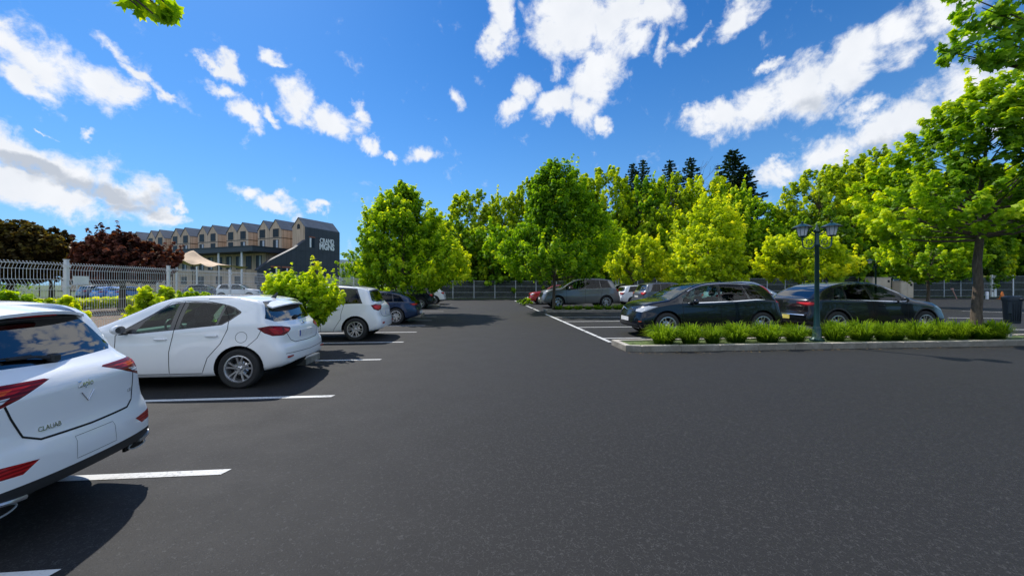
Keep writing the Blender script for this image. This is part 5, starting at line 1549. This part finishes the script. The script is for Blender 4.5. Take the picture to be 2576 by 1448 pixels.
def left_row(u, v, spec, label, face=PI, sc=(1, 1, 1)):
    P = gnd(u, v); Lc = spec['L']; r = (Lc-spec['axles'][1]) if face == PI else spec['axles'][0]
    k = sc[0]
    return car(spec, (P.x-k*(Lc/2-r), P.y+spec['W']*k-.02, 0), face, label, scale=sc)
def eco_extra(E):
    for my in (1, -1):
        mb = MB(); c, n = E['surf']('end', (.52, .50), 1); mb.box((c.x-.01, my*.52-.09, .48), (c.x+.02, my*.52+.09, .53), 0); mb.obj('reflector', M['tail'], E['root'])
left_row(893, 857, suv(M['white2'], Lc=4.15, W=.89, roof=1.625, tail='tail_bright', rim=(6, 'double'), rclad=.40, extra=eco_extra, clad=.0, R=.335, axles=(.9, 3.37)), 'small white crossover behind the leafy shrub in the left row')
left_row(995, 815.5, fastback(M['blue'], Lc=4.45, W=.90, roof=1.38, R=.335, tail='tail_bright', rim=(6, 'double')), 'dark blue coupe with large silver wheels in the left row')
left_row(1058, 776.5, suv(M['black'], Lc=4.3, W=.90, roof=1.56, tail='tail_bright'), 'black crossover under the tree behind the dark blue coupe')
left_row(1092, 766, suv(M['white2'], Lc=4.4, W=.90, roof=1.60, tail='tail_bright'), 'farthest white car at the end of the left row')
# right hand block, noses to the left
def side_car(spec, uf, ur, D, label, heading=PI, sc=None):
    """fit the wheels: bearings uf, ur of the wheel centres on the near side at depth D"""
    a, b = at(uf, D), at(ur, D)
    # both wheels at one world y, so refine depth per wheel
    y = a.y if heading == PI else b.y
    y = (a.y+b.y)/2
    xa, xb = at(uf, on_y(uf, y)).x, at(ur, on_y(ur, y)).x
    wb = spec['axles'][1]-spec['axles'][0]; k = abs(xb-xa)/wb
    sc = sc or (k, k, k)
    mid = (spec['axles'][0]+spec['axles'][1])/2; off = spec['L']/2-mid
    cx = (xa+xb)/2 - off*k*math.cos(heading)
    return car(spec, (cx, y+spec['W']*sc[1]-.03, 0), heading, label, scale=sc)
def chrome_line(E):
    Bt = E['belt']; tp = E['top']; W_ = E['W']
    pts = [(s_, Bt(s_)+.004) for s_ in (E['L']*.33, 2.2, 2.8, 3.4, E['L']*.84)]
    mb = MB(); E['ribbon']('side', pts, .022, 0, mb=mb, off=.005)
    up = [(E['L']*.345+.1*i, tp(E['L']*.345+.1*i)-.052) for i in range(22)]
    E['ribbon']('side', up, .018, 0, mb=mb, off=.005)
    mb.obj('window_strip', M['chrome'], E['root'], fix=False)
blk = fastback(M['black'], Lc=4.38, W=.90, roof=1.60, R=.35, clad=.0, rim=(5, 'double'), ex2=None)
blk['top'] = [(0, .78), (.08, .87), (.3, .95), (.65, 1.01), (.92, 1.05), (1.04, 1.09), (1.45, 1.30), (1.8, 1.45), (2.15, 1.525), (2.6, 1.55), (3.2, 1.53), (3.65, 1.475), (3.84, 1.42), (4.10, 1.17), (4.22, 1.06), (4.30, 1.02), (4.35, .98), (4.38, .90)]
blk['belt'] = [(0, .76), (1.0, .93), (1.6, .96), (2.6, .99), (3.5, 1.04), (4.0, 1.03), (4.38, .98)]
blk['screen'] = (.98, 1.88); blk['mirror'] = (1.60, .99)
fd_, rd_ = door_polys(.98, 2.37, 1.32, 3.30, .85, 3.60, .35, .24, 1.42)
blk['pre'] = [('front_door', M['black'], 'side', fd_, (0,)), ('rear_door', M['black'], 'side', rd_, (0,))]
blk['seams'] = [('side', fd_+[fd_[0]], .010), ('side', rd_+[rd_[0]], .010), ('plan', [(.93, 0), (.93, .72), (.35, .62)], .009)]
blk['handles'] = [(2.12, .86), (3.15, .89)]
blk['axles'] = (.85, 3.60); blk['glass'] = (1.32, 2.37, 3.22, 3.66, -.28); blk['priv'] = False
def shift_regions(sp, names, f):
    sp['regions'] = [((r[0], r[1], r[2], [f(p) for p in r[3]])+tuple(r[4:])) if r[0] in names else r for r in sp['regions']]
blk['regions'] = [r for r in blk['regions'] if r[0] not in ('rear_window', 'tail_light', 'lamp_core')]+[
    ('rear_window', M['mirror_glass'], 'end', [(-.01, 1.41), (.50, 1.40), (.66, 1.17), (.62, 1.13), (-.01, 1.12)], (1, 0), dict(rng=(3.8, 5), split=False)),
    ('tail_light', M['tail_bright'], 'side', [(3.66, 1.47), (3.76, 1.39), (4.00, 1.13), (4.05, .97), (4.50, .96), (4.50, 1.12), (4.30, 1.22), (3.90, 1.50)], (0, 1), dict(rng=(3.6, 5))),
    ('tail_light', M['tail'], 'rc', [(-.16, 1.04), (0, 1.06), (.3, 1.04), (.3, .96), (-.14, .94)], None, dict(rng=(3.8, 5))),
    ('fog_lamp', M['amber'], 'fc', [(-.02, .47), (.12, .47), (.12, .45), (-.02, .45)], None, dict(rng=(-1, .9)))]
def blk_ex(E):
    rear_plate(E, 0, .80); rear_plate(E, 0, .50, front=True, band=False); chrome_line(E)
    mb = MB(); c, n = E['surf']('end', (0, .80), -1)
    mb.tube([(c.x+.012, .30, .80), (c.x+.02, .10, .755), (c.x+.024, 0, .75), (c.x+.02, -.10, .755), (c.x+.012, -.30, .80)], .012, 6)
    mb.obj('grille_bar', M['chrome'], E['root'])
    mb = MB(); P = []
    for i in range(13):
        y = -.62+1.24*i/12; h = E['surf']('end', (abs(y), .27), -1)
        if h: P.append((h[0].x+.01, y, .27))
    mb.tube(P, .012, 6); mb.obj('bumper_strip', M['alloy'], E['root'])
    spoiler(E, 3.76, 4.0, .55, dz=.05, th=.03, mat=M['black'])
blk['extra'] = blk_ex
side_car(blk, 1680, 1920, 11.55, 'black crossover with a chrome window line, nose toward the aisle')
def fb_ex(E):
    chrome_line(E)
    mb = MB(); P = []
    for i in range(13):
        y = -.70+1.4*i/12; h = E['surf']('end', (abs(y), .60), 1)
        if h: P.append((h[0].x-.012, y, .60))
    mb.tube(P, .022, 6); mb.obj('bumper_strip', M['chrome'], E['root'])
    mb = MB(); c, n = E['surf']('end', (0, .92), 1); mb.box((c.x-.02, -.05, .955), (c.x+.01, .05, 1.01), 0); mb.obj('badge', M['chrome'], E['root'])
fbk = fastback(M['darkgrey'], Lc=4.62, W=.93, roof=1.56, R=.36, clad=.05, plate='plate_y', tail='tail_bright', ex2=fb_ex, rim=(6, 'double'), glass=(1.6, 2.60, 3.42, 3.80, -.15))
fbk['top'] = [(0, .76), (.10, .86), (.4, .95), (.9, 1.02), (1.15, 1.05), (1.28, 1.10), (1.7, 1.32), (2.05, 1.46), (2.4, 1.54), (2.8, 1.565), (3.2, 1.54), (3.6, 1.47), (4.0, 1.33), (4.3, 1.16), (4.42, 1.11), (4.54, 1.08), (4.59, 1.05), (4.62, .98)]
fbk['pre'] = [(a, b, c, [(p[0], min(p[1], 1.03)) for p in d], e) for a, b, c, d, e in fbk['pre']]
side_car(fbk, 2330, 2109, 12.0, 'dark grey fastback crossover behind the lamp post, yellow rear plate', heading=0, sc=None)
side_car(suv(M['red'], Lc=4.0, W=.87, roof=1.52, R=.31, clad=0, priv=False), 1360, 1430, 31.5, 'red hatchback at the far end of the right hand row')
side_car(suv(M['grey'], Lc=4.5, W=.92, roof=1.62, R=.33, clad=0, tail='tail_bright', bright=[]), 1404, 1526, 26.4, 'grey family car with silver window line beside the small bed')
side_car(suv(M['slate'], Lc=4.4, W=.92, roof=1.62, R=.35, tail='tail_bright'), 1757, 1651, 24.5, 'slate grey crossover facing away to the right, behind the small bed', heading=0)
side_car(suv(M['white2'], Lc=4.0, W=.87, roof=1.46, R=.31, clad=0), 1668, 1592, 29.0, 'white car mostly hidden behind the slate grey crossover', heading=0)
side_car(fastback(M['silver'], Lc=4.4, W=.9, roof=1.50, R=.32), 1640, 1560, 34.0, 'silver saloon farthest back behind the grey family car', heading=0)
side_car(hatch(M['silver']), 1972, 1850, 18.2, 'silver hatchback behind the black crossover and the dark fastback', heading=0, sc=(1.1, 1.1, 1.24))
# second car park beyond the left fence
for (u, D, mk, rz, lab) in ((262, 43, suv(M['slate'], Lc=4.3, roof=1.6), 1.2, 'dark car seen through the mesh fence, left of the two blue ones'),
        (292, 42, hatch(M['sky']), 1.3, 'light blue car seen through the mesh fence, the left of two'),
        (330, 42, hatch(M['sky']), 1.35, 'light blue car seen through the mesh fence, the right of two'),
        (520, 44, suv(M['slate'], Lc=4.4, roof=1.65), .3, 'dark car beyond the fence above the hatchback roof'),
        (600, 45, suv(M['white2'], Lc=4.6, roof=1.75), .2, 'white van-like car beyond the fence above the hatchback fin')):
    p = at(u, D); car(mk, (p.x, p.y, 0), rz, lab)
# ------------------------------------------------------------------ trees and plants
# young maples standing in the beds
def young(u, D, vtop, vlow, wpx, seed, label, mat='leaf_bright', nsh=420, nleaf=60, leaf=.17, prof=ovoid, tr=.10, **kw):
    H = zat(vtop, D); z0 = zat(vlow, D); R = wpx/2*D/F
    P = at(u, D)
    kw.setdefault('ln', R*.30); kw.setdefault('rad', R*.12)
    me = tree_meshes(seed, H-kw['ln']*.8, z0, R*.90, prof, nsh, nleaf, leaf, M[mat], tr, **kw)
    return put_tree('tree', me, (P.x, P.y, 0), label)
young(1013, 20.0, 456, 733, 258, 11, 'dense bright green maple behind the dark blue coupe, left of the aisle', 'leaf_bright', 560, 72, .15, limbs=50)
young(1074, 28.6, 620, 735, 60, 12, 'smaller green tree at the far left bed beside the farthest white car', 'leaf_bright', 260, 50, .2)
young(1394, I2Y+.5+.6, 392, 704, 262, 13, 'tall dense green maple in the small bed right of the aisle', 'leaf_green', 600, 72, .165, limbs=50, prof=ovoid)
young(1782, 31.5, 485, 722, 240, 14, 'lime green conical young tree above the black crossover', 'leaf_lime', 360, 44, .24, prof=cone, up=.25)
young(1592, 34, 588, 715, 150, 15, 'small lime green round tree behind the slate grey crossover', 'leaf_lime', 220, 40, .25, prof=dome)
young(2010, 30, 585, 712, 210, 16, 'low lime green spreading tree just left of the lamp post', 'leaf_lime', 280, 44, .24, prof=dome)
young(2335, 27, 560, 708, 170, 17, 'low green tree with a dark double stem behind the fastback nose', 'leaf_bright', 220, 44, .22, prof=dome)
young(2440, 24, 600, 700, 60, 37, 'slim sapling beside the near maple trunk at right', 'leaf_green', 60, 34, .2, prof=dome) if False else None
# the near maple at the right
yT = IY0+.6; DT = on_y(2459, yT); PT = at(2459, DT)
rngT = 21
bigp = lambda t: max(.05, (math.sin(PI*min(1, t*.88+.12)**.66))**.7)
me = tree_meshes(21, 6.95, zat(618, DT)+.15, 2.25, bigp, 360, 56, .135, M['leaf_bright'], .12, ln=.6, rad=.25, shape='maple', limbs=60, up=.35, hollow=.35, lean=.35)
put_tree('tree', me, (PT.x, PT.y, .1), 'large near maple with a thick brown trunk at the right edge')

# overhanging limbs of two trees that stand outside the picture
def overhang(name, label, root, tips, seed, leaf=.15, nleaf=46, rad=.22, ln=.5, n_sh=3, mat='leaf_bright', H=7.5, r=.2, crown_c=None):
    rng = np.random.default_rng(seed); C = []; A = []
    root = Vector(root); mb = MB()
    mb.tube([(root.x+.02*i, root.y, H*i/8) for i in range(9)], [r*(1.2-.9*i/8) for i in range(9)], 10)
    for tip in tips:
        tip = Vector(tip); b0 = Vector((root.x, root.y, H*.55)); P = [b0.lerp(tip, t)+Vector((0, 0, .5*math.sin(PI*t))) for t in (0, .25, .5, .75, 1)]
        mb.tube(P, [.07, .05, .035, .022, .008], 6, caps=False)
        for k in range(n_sh):
            t = 1-.13*k; q = b0.lerp(tip, t)+Vector((0, 0, .5*math.sin(PI*t)))
            C.append(np.array(q)+rng.normal(0, .05, 3)); d = np.array((tip-b0).normalized())+rng.normal(0, .35, 3)+np.array([0, 0, -.1]); A.append(d/np.linalg.norm(d))
    if crown_c:
        for c in crown_c: C.append(np.array(c)); d = rng.normal(size=3); A.append(d/np.linalg.norm(d))
    P_, N_, T_ = sprays(rng, np.array(C), np.array(A), ln, rad, nleaf)
    e = empty(name, (0, 0, 0), 0, label, 'tree')
    link('crown', leaf_mesh('crown', P_, N_, leaf, M[mat], rng, .2+.5*T_, 'maple'), e); mb.obj('trunk', M['bark'], e, fix=False)
def d3(u, v, D): p = at(u, D); return (p.x, p.y, zat(v, D))
rc_ = np.random.default_rng(5)
rt = at(-500, 2.6)
cc = [(rt.x+rc_.normal(0, 1.0), rt.y+rc_.normal(0, 1.0)-.5, 6.6+rc_.normal(0, .6)) for _ in range(70)]
overhang('tree', 'leafy maple sprig hanging into the top left of the sky', (rt.x, rt.y-1.0, 0), [d3(345, 15, 4.2), d3(385, 35, 4.2), d3(412, 5, 4.3), d3(325, -10, 4.2), d3(395, 15, 4.25)], 31, leaf=.17, nleaf=11, rad=.12, ln=.22, n_sh=1, mat='leaf_bright', crown_c=cc)
rt = at(3150, 8.5)
cc = [(rt.x+rc_.normal(0, 1.3), rt.y+rc_.normal(0, 1.3), 8.3+rc_.normal(0, .8)) for _ in range(120)]
tips = [d3(u, v, 8.5) for u, v in ((2400, 135), (2440, 110), (2480, 60), (2470, 20), (2530, 30), (2560, 90), (2520, 150), (2450, 140), (2565, 5), (2500, 100), (2425, 145), (2560, 140), (2545, 60), (2430, -10))]
overhang('tree', 'maple boughs reaching in at the top right corner', (rt.x, rt.y, 0), tips, 32, leaf=.15, nleaf=44, rad=.24, ln=.55, n_sh=2, mat='leaf_green', crown_c=cc)

# woodland behind the back fence
WL = 'woodland trees behind the back fence'
wood = []
fp = lambda t: max(.06, 1-abs((t-.48)/.56)**2.6)**.6
specs = [(41, 'leaf_olive'), (42, 'leaf_green'), (43, 'leaf_olive'), (44, 'leaf_bright'), (45, 'leaf_deep')]
for sd_, mt in specs:
    wood.append(tree_meshes(sd_, 15.5, 3.0, 4.6, fp, 230, 44, .46, M[mt], .26, ln=1.5, rad=.62, up=.25, limbs=70, hollow=.35, gaps=.25))
back = [(1195, 57, 463, 175, 0), (1130, 62, 545, 100, 1), (1270, 60, 470, 130, 2), (1345, 58, 428, 160, 0), (1450, 60, 425, 170, 2), (1520, 56, 405, 170, 0), (1610, 58, 432, 150, 1), (1690, 57, 420, 170, 0), (1770, 60, 428, 160, 2), (1840, 56, 445, 150, 3),
        (1905, 59, 500, 150, 1), (1990, 60, 510, 130, 4), (2060, 56, 405, 190, 0), (2135, 59, 385, 170, 2), (2210, 56, 350, 190, 0), (2300, 60, 420, 190, 1), (2400, 58, 400, 200, 2), (2500, 60, 420, 200, 4), (2600, 58, 380, 220, 1), (2720, 60, 380, 230, 0)]
where = ['left of the tall maple by the aisle', 'just left of the first woodland tree, low and dark', 'between the two maples of the aisle', 'behind the left side of the tall aisle maple', 'behind the right side of the tall aisle maple', 'with the high crown right of the aisle maple', 'beneath the two left conifer tips', 'with a wide yellowish crown below the conifers', 'below the bare tree top', 'under the largest conifer',
         'right of the largest conifer', 'filling the dip left of the lamp post', 'with an open domed crown above the lamp post', 'right of the lamp post, rising above its neighbours', 'left of the near maple crown', 'behind the left part of the near maple', 'behind the middle of the near maple', 'behind the trunk of the near maple', 'behind the litter bin', 'beyond the right edge behind the near maple']
for i, (u, D, vt, w_, k) in enumerate(back):
    p = at(u, D); H = zat(vt, D); s_ = H/17.8; sx = (w_/2*D/F)/5.3
    put_tree('woodland_tree', wood[k], (p.x, p.y, 0), 'woodland tree '+where[i], WL, rz=i*1.7, sc=(sx, sx, s_))
low = []
for sd_, mt in ((51, 'leaf_deep'), (52, 'leaf_deep'), (53, 'leaf_olive'), (54, 'leaf_green')):
    low.append(tree_meshes(sd_, 7.5, .3, 3.4, dome, 150, 40, .42, M[mt], .12, ln=1.1, rad=.6, up=.2, limbs=30, hollow=.3))
rl = random.Random(8); U = 'lower trees and tall shrubs just behind the back fence'
lowx = []
x = -7.0; i = 0
while x < 84:
    y = YB+2.2+rl.uniform(0, 3.0); s_ = rl.uniform(.8, 1.25)
    put_tree('understorey_tree', low[i % 4], (x, y, 0), 'dark leafy understorey tree crowding against the back fence', U, rz=i*2.1, sc=(s_, s_, s_*rl.uniform(.9, 1.35)))
    x += rl.uniform(2.6, 3.6); i += 1
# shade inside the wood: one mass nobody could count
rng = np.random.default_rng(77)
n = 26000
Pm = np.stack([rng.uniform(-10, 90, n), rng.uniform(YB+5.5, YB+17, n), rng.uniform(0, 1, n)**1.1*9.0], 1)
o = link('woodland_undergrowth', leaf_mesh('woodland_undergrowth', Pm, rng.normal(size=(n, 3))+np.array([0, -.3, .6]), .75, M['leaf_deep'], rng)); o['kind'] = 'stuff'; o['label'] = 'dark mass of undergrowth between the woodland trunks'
# more wood beyond the left of the aisle end and past the hotel
for (u, D, vt, w_, k, lab) in ((880, 66, 655, 60, 3, 'rounded green tree between the hotel end wall and the left maple'), (905, 60, 665, 55, 1, 'low green tree just right of the hotel end wall'), (1060, 60, 620, 90, 4, 'green tree behind the left maple of the aisle'), (960, 62, 600, 120, 4, 'dark tree hidden behind the left maple')):
    p = at(u, D); H = zat(vt, D); put_tree('tree', wood[k], (p.x, p.y, 0), lab, None, rz=u, sc=((w_/2*D/F)/5.3,)*2+(H/16.8,))
# conifers
def conifer(seed, H, R):
    R *= 2.2
    rng = np.random.default_rng(seed); P = []; Nn = []; rr = random.Random(seed)
    mb = MB(); mb.tube([(0, 0, H*i/6) for i in range(7)], [.28*(1-i/6.3) for i in range(7)], 7)
    z = H*.12
    while z < H*.99:
        t = (z-H*.12)/(H*.88); r = R*(1-t)**.65+.1
        nb = max(4, int(9*(1-t)+3))
        for b in range(nb):
            a = 2*PI*b/nb+rr.uniform(-.3, .3); rl_ = r*rr.uniform(.7, 1.15); k = max(4, int(rl_*26))
            s_ = rng.uniform(.08, 1, k)
            zz = z-s_*rl_*.30+(s_**2)*rl_*.22
            wv_ = rng.normal(0, .16, k)*(1.1-s_)*rl_*.5
            P.append(np.stack([np.cos(a)*s_*rl_-np.sin(a)*wv_, np.sin(a)*s_*rl_+np.cos(a)*wv_, zz+rng.normal(0, .06, k)], 1))
            Nn.append(np.tile([0, 0, 1.0], (k, 1))+rng.normal(0, .45, (k, 3)))
        z += .42+.25*(1-t)
    return leaf_mesh('crown', np.concatenate(P), np.concatenate(Nn), .42, M['needle'], rng), mb.mesh(M['bark'], 'trunk', fix=False)
cm = [conifer(61, 24, 3.4), conifer(62, 24, 3.0)]
for i, (u, vt, w_, lab) in enumerate(((1592, 400, .8, 'leftmost dark conifer tip above the woodland'), (1617, 390, .8, 'second dark conifer tip from the left above the woodland'), (1685, 392, .9, 'third dark conifer, alone above the yellowish crown'), (1738, 385, .95, 'fourth dark conifer, left of the bare tree top'), (1843, 366, 1.35, 'tallest and widest dark conifer above the woodland'), (1872, 405, .9, 'dark conifer leaning against the right of the tallest one'))):
    D = 72; p = at(u, D); H = zat(vt+7, D)
    put_tree('conifer', cm[i % 2], (p.x, p.y, 0), lab, 'conifers above the woodland', rz=i*1.3, sc=(w_, w_, H/24), cat='conifer')
# bare tree
mb = MB(); rr = random.Random(9); D = 72; Hb = zat(380, D)
def branch(p, d, ln, r, dep):
    q = p+d*ln; mb.tube([p, p.lerp(q, .5)+Vector((rr.uniform(-.1, .1), rr.uniform(-.1, .1), 0)), q], [r, r*.8, r*.6], 5 if dep < 3 else 4, caps=False)
    if dep >= 5: return
    for _ in range(3 if dep < 4 else 2):
        nd = (d+Vector((rr.uniform(-.7, .7), rr.uniform(-.7, .7), rr.uniform(-.1, .5)))).normalized(); branch(q, nd, ln*rr.uniform(.6, .8), r*.6, dep+1)
branch(Vector((0, 0, 0)), Vector((0, 0, 1)), Hb*.52, .3, 0)
zmax = max(v[2] for v in mb.v); p = at(1783, D)
e = empty('bare_tree', (p.x, p.y, 0), 0, 'leafless grey tree top between the conifers', 'tree'); e.scale = (1, 1, Hb/zmax)
mb.obj('branches', plain('grey_bark', (.16, .13, .11, 1), .9), e, fix=False)

# left side beyond the fence
def shrub(u, D, vtop, wpx, seed, label, mat, z0=.15, nsh=120, nleaf=50, leaf=.12, prof=dome, name='shrub', shape='diamond', ry=1, **kw):
    H = zat(vtop, D); R = wpx/2*D/F; p = at(u, D)
    kw.setdefault('ln', .3); kw.setdefault('rad', .14); kw.setdefault('limbs', 14)
    me = tree_meshes(seed, H-kw['ln']*.6, z0, R*.92, prof, nsh, nleaf, leaf, M[mat], .035, shape=shape, **kw)
    e = put_tree(name, me, (p.x, p.y, 0), label, cat='shrub', trunk='stems', sc=(1, ry, 1)); return e
D_ = 24; p = at(308, D_)
me = tree_meshes(71, zat(606, D_), 1.9, 84*D_/F, ovoid, 420, 60, .24, M['leaf_maroon'], .2, ln=.8, rad=.34, up=.25, limbs=60, hollow=.3)
put_tree('tree', me, (p.x, p.y, 0), 'wide dark maroon leaved tree beyond the fence left of the hotel')
D_ = 22; p = at(25, D_)
me = tree_meshes(72, zat(585, D_), 1.8, 98*D_/F, dome, 420, 60, .22, M['leaf_brown'], .2, ln=.8, rad=.32, up=.3, limbs=60, hollow=.3)
put_tree('tree', me, (p.x, p.y, 0), 'dark brownish green tree at the far left edge')
D_ = 26; p = at(128, D_)
me = tree_meshes(73, zat(592, D_), 1.8, 42*D_/F, dome, 90, 46, .22, M['leaf_brown'], .12, ln=.7, rad=.26, up=.6, limbs=24, hollow=.3)
put_tree('tree', me, (p.x, p.y, 0), 'thin olive tree between the dark left tree and the tan tent')
D_ = 8.0
shrub(-10, on_x(-10, -7.8), 745, 150, 80, 'yellow green shrub at the fence foot at the left edge', 'leaf_bright', nsh=70)
shrub(140, on_x(140, -7.75), 750, 110, 81, 'low yellow green shrub at the foot of the nearest fence post', 'leaf_lime', nsh=110, leaf=.09, ln=.2, rad=.11)
shrub(398, on_x(398, -7.7), 722, 112, 82, 'bright shrub against the fence behind the hatchback bonnet', 'leaf_lime', nsh=150, leaf=.09, ln=.22, rad=.11)
shrub(500, on_x(500, -7.7), 738, 90, 83, 'low hedge-like shrub above the hatchback roof', 'leaf_bright', nsh=110, leaf=.10, ln=.18, rad=.12)
e = shrub(752, 9.3, 692, 130, 84, 'tall lime shrub between the hatchback and the small white crossover', 'leaf_bright', z0=.55, nsh=330, nleaf=34, leaf=.105, ln=.30, rad=.12, up=.5, hollow=.3, shape='diamond')
shrub(793, 9.4, 640, 34, 85, 'thin upright leader rising from the tall lime shrub', 'leaf_lime', z0=1.5, nsh=16, nleaf=16, leaf=.09, ln=.22, rad=.07, prof=cone)
for k, (u, v, w_) in enumerate(((745, 672, 60), (690, 690, 40), (835, 668, 40))):
    pp = on_x(u, -8.9); shrub(u, pp, v, w_, 90+k, ['small young tree behind the fence below the dark end wall', 'small leafy plant behind the fence left of the tall shrub', 'small pale sapling behind the fence near the far end of the hotel'][k], 'leaf_bright', nsh=26, leaf=.12, nleaf=26, prof=cone)
# hedge beyond the brown soil
rng = np.random.default_rng(78); n = 9000
for nm, lab, x0, x1, y0, y1, hh, mt in (('hedge', 'low clipped hedge beyond the brown soil behind the fence', -27.5, -26.3, 4, 40, .65, 'leaf_lime'), ('hedge', 'tall dark hedge added for the shade under the left trees', -46, -42, 0, 40, 3.0, 'leaf_deep'), ('hedge', 'green hedge along the fence foot by the farther left bays', -8.1, -7.5, 22, 42, 1.3, 'leaf_bright')):  # the tall one is added to stand in for shadow under the trees
    Pm = np.stack([rng.uniform(x0, x1, n), rng.uniform(y0, y1, n), rng.uniform(0, 1, n)**.6*hh*(1+.15*np.sin(rng.uniform(0, 6, n)))], 1)
    o = link(nm, leaf_mesh(nm, Pm, rng.normal(size=(n, 3))+np.array([0, 0, .8]), .30 if x0 < -20 else .14, M[mt], rng)); tag(o, lab, 'hedge')

# blade-leaved clumps in the beds
def tuft(seed, n=420, h=.56, r=.32):
    rng = np.random.default_rng(seed)
    a = rng.uniform(0, 2*PI, n); r0 = rng.uniform(0, 1, n)**.5*r*.55; le = rng.uniform(.15, 1, n)**.7; ln = h*rng.uniform(.6, 1.15, n)
    V = []; Fc = []; sh = []
    for i in range(n):
        d = np.array([math.cos(a[i]), math.sin(a[i]), 0]); s_ = np.array([-d[1], d[0], 0]); b = d*r0[i]; w_ = .009; out = le[i]*r*1.05
        ln[i] *= 1-.42*le[i]**1.5; pts = [b, b+d*out*.35+np.array([0, 0, ln[i]*.5]), b+d*out*.75+np.array([0, 0, ln[i]*.88]), b+d*out*1.15+np.array([0, 0, ln[i]*(1.05-.35*le[i])])]
        k = len(V)
        for j, p_ in enumerate(pts):
            ww = w_*(1, 1.1, .8, .1)[j]; V += [p_+s_*ww, p_-s_*ww]; sh += [-.05+.32*j]*2  # blade bases coloured darker as painted shade inside the clump
        Fc += [(k+2*j, k+2*j+1, k+2*j+3, k+2*j+2) for j in range(3)]
    me = bpy.data.meshes.new('blades'); me.from_pydata([tuple(v) for v in V], [], Fc); me.materials.append(M['bladegrass'])
    at_ = me.attributes.new('shade', 'FLOAT', 'POINT'); at_.data.foreach_set('value', np.array(sh)*rng.uniform(.9, 1.1, len(sh))); me.update(); return me
tm = [tuft(100+i) for i in range(4)]; tms = [tuft(110+i, 120, .34, .22) for i in range(2)]
def ordw(i): return ['first', 'second', 'third', 'fourth', 'fifth', 'sixth', 'seventh', 'eighth', 'ninth', 'tenth', 'eleventh', 'twelfth'][i]
us = [(1668, 1.25), (1736, 1.02), (1792, .82), (1850, 1.15), (1930, 1.22), (2000, 1.0)]
ur = [(2100, 1.05), (2166, 1.12), (2222, .8), (2252, .82), (2308, 1.05), (2362, .95), (2412, .9), (2462, 1.1), (2505, .95)]
rt_ = random.Random(12)
for side, lst in (('left', us[::-1]), ('right', ur)):
    for i, (u, s_) in enumerate(lst):
        y = IY0+.52+rt_.uniform(-.06, .08); p = at(u, on_y(u, y))
        o = link('grass_clump', tm[rt_.randrange(4)], None, (p.x, p.y, .11), rt_.uniform(0, 6)); o.scale = (s_, s_, 1.04+.22*(s_-.8)+rt_.uniform(-.06, .06))
        tag(o, '%s spiky green clump to the %s of the front lamp post' % (ordw(i), side), 'plant', 'spiky green clumps in the long front bed')
for i, u in enumerate(range(1405, 1680, 25)):
    y = I2Y+.55+rt_.uniform(-.1, .1); p = at(u, on_y(u, y)); s_ = rt_.uniform(.9, 1.3)
    o = link('low_plant', tms[i % 2], None, (p.x, p.y, .11), rt_.uniform(0, 6)); o.scale = (s_*1.5, s_*1.3, s_)
    tag(o, '%s low green plant from the left in the small bed by the grey car' % ordw(min(i, 11)), 'plant', 'low plants in the small bed')
p = at(1345, on_y(1345, 28)); me = tree_meshes(120, .5, .05, .7, dome, 40, 40, .10, M['leaf_bright'], .02, ln=.15, rad=.12, limbs=4)
put_tree('shrub', me, (*at(1319, 30.0)[:2], 0), 'small round shrub beside the red hatchback nose', cat='shrub', trunk='stems')

# ground litter: fallen leaves and bits of gravel near the kerbs
rl = random.Random(33); mb = MB()
for _ in range(260):
    if rl.random() < 2: x, y = rl.uniform(3.6, 18), IY0-abs(rl.gauss(0, .18))-.02
    else: x, y = rl.uniform(-2.6, 6), rl.uniform(2, 24)
    s_ = rl.uniform(.012, .035); a = rl.uniform(0, 6.28)
    mb.add([(x+s_*math.cos(a+k*PI/2)*(1 if k % 2 else .55), y+s_*math.sin(a+k*PI/2)*(1 if k % 2 else .55), .008+rl.uniform(0, .006)) for k in range(4)], [(0, 1, 2, 3)], 0)
o = mb.obj('leaf_litter', plain('dry_leaf', (.22, .15, .06, 1), .9), fix=False); o['kind'] = 'stuff'; o['label'] = 'scattered dry leaves on the tarmac and along the kerb'
# pale glass building far beyond
pb = at(868, 130); g = MB(); g.box((-6, -4, 0), (6, 4, zat(655, 130)), 0)
for i in range(8): g.box((-6+i*1.5, -4.05, 0), (-5.9+i*1.5, -4.01, zat(655, 130)), 1)
for z in (3, 6, 9): g.box((-6, -4.06, z), (6, -4.051, z+.15), 1)
e = empty('office_block', (pb.x, pb.y, 0), .3, 'pale bluish office block far behind the hotel end', 'building')
g.obj('facade', [plain('pale_blue_panel', (.38, .46, .52, 1), .3), M['galv']], e)

# unseen wood added behind the viewer to darken reflections, one far mass
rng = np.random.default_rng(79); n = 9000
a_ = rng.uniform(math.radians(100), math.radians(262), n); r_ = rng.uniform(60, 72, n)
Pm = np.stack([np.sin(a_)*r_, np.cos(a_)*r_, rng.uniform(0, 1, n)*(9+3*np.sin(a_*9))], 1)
o = link('unseen_wood', leaf_mesh('unseen_wood', Pm, rng.normal(size=(n, 3)), 1.4, M['leaf_deep'], rng)); o['kind'] = 'stuff'; o['label'] = 'unseen mass of trees added behind the viewer to darken reflections'
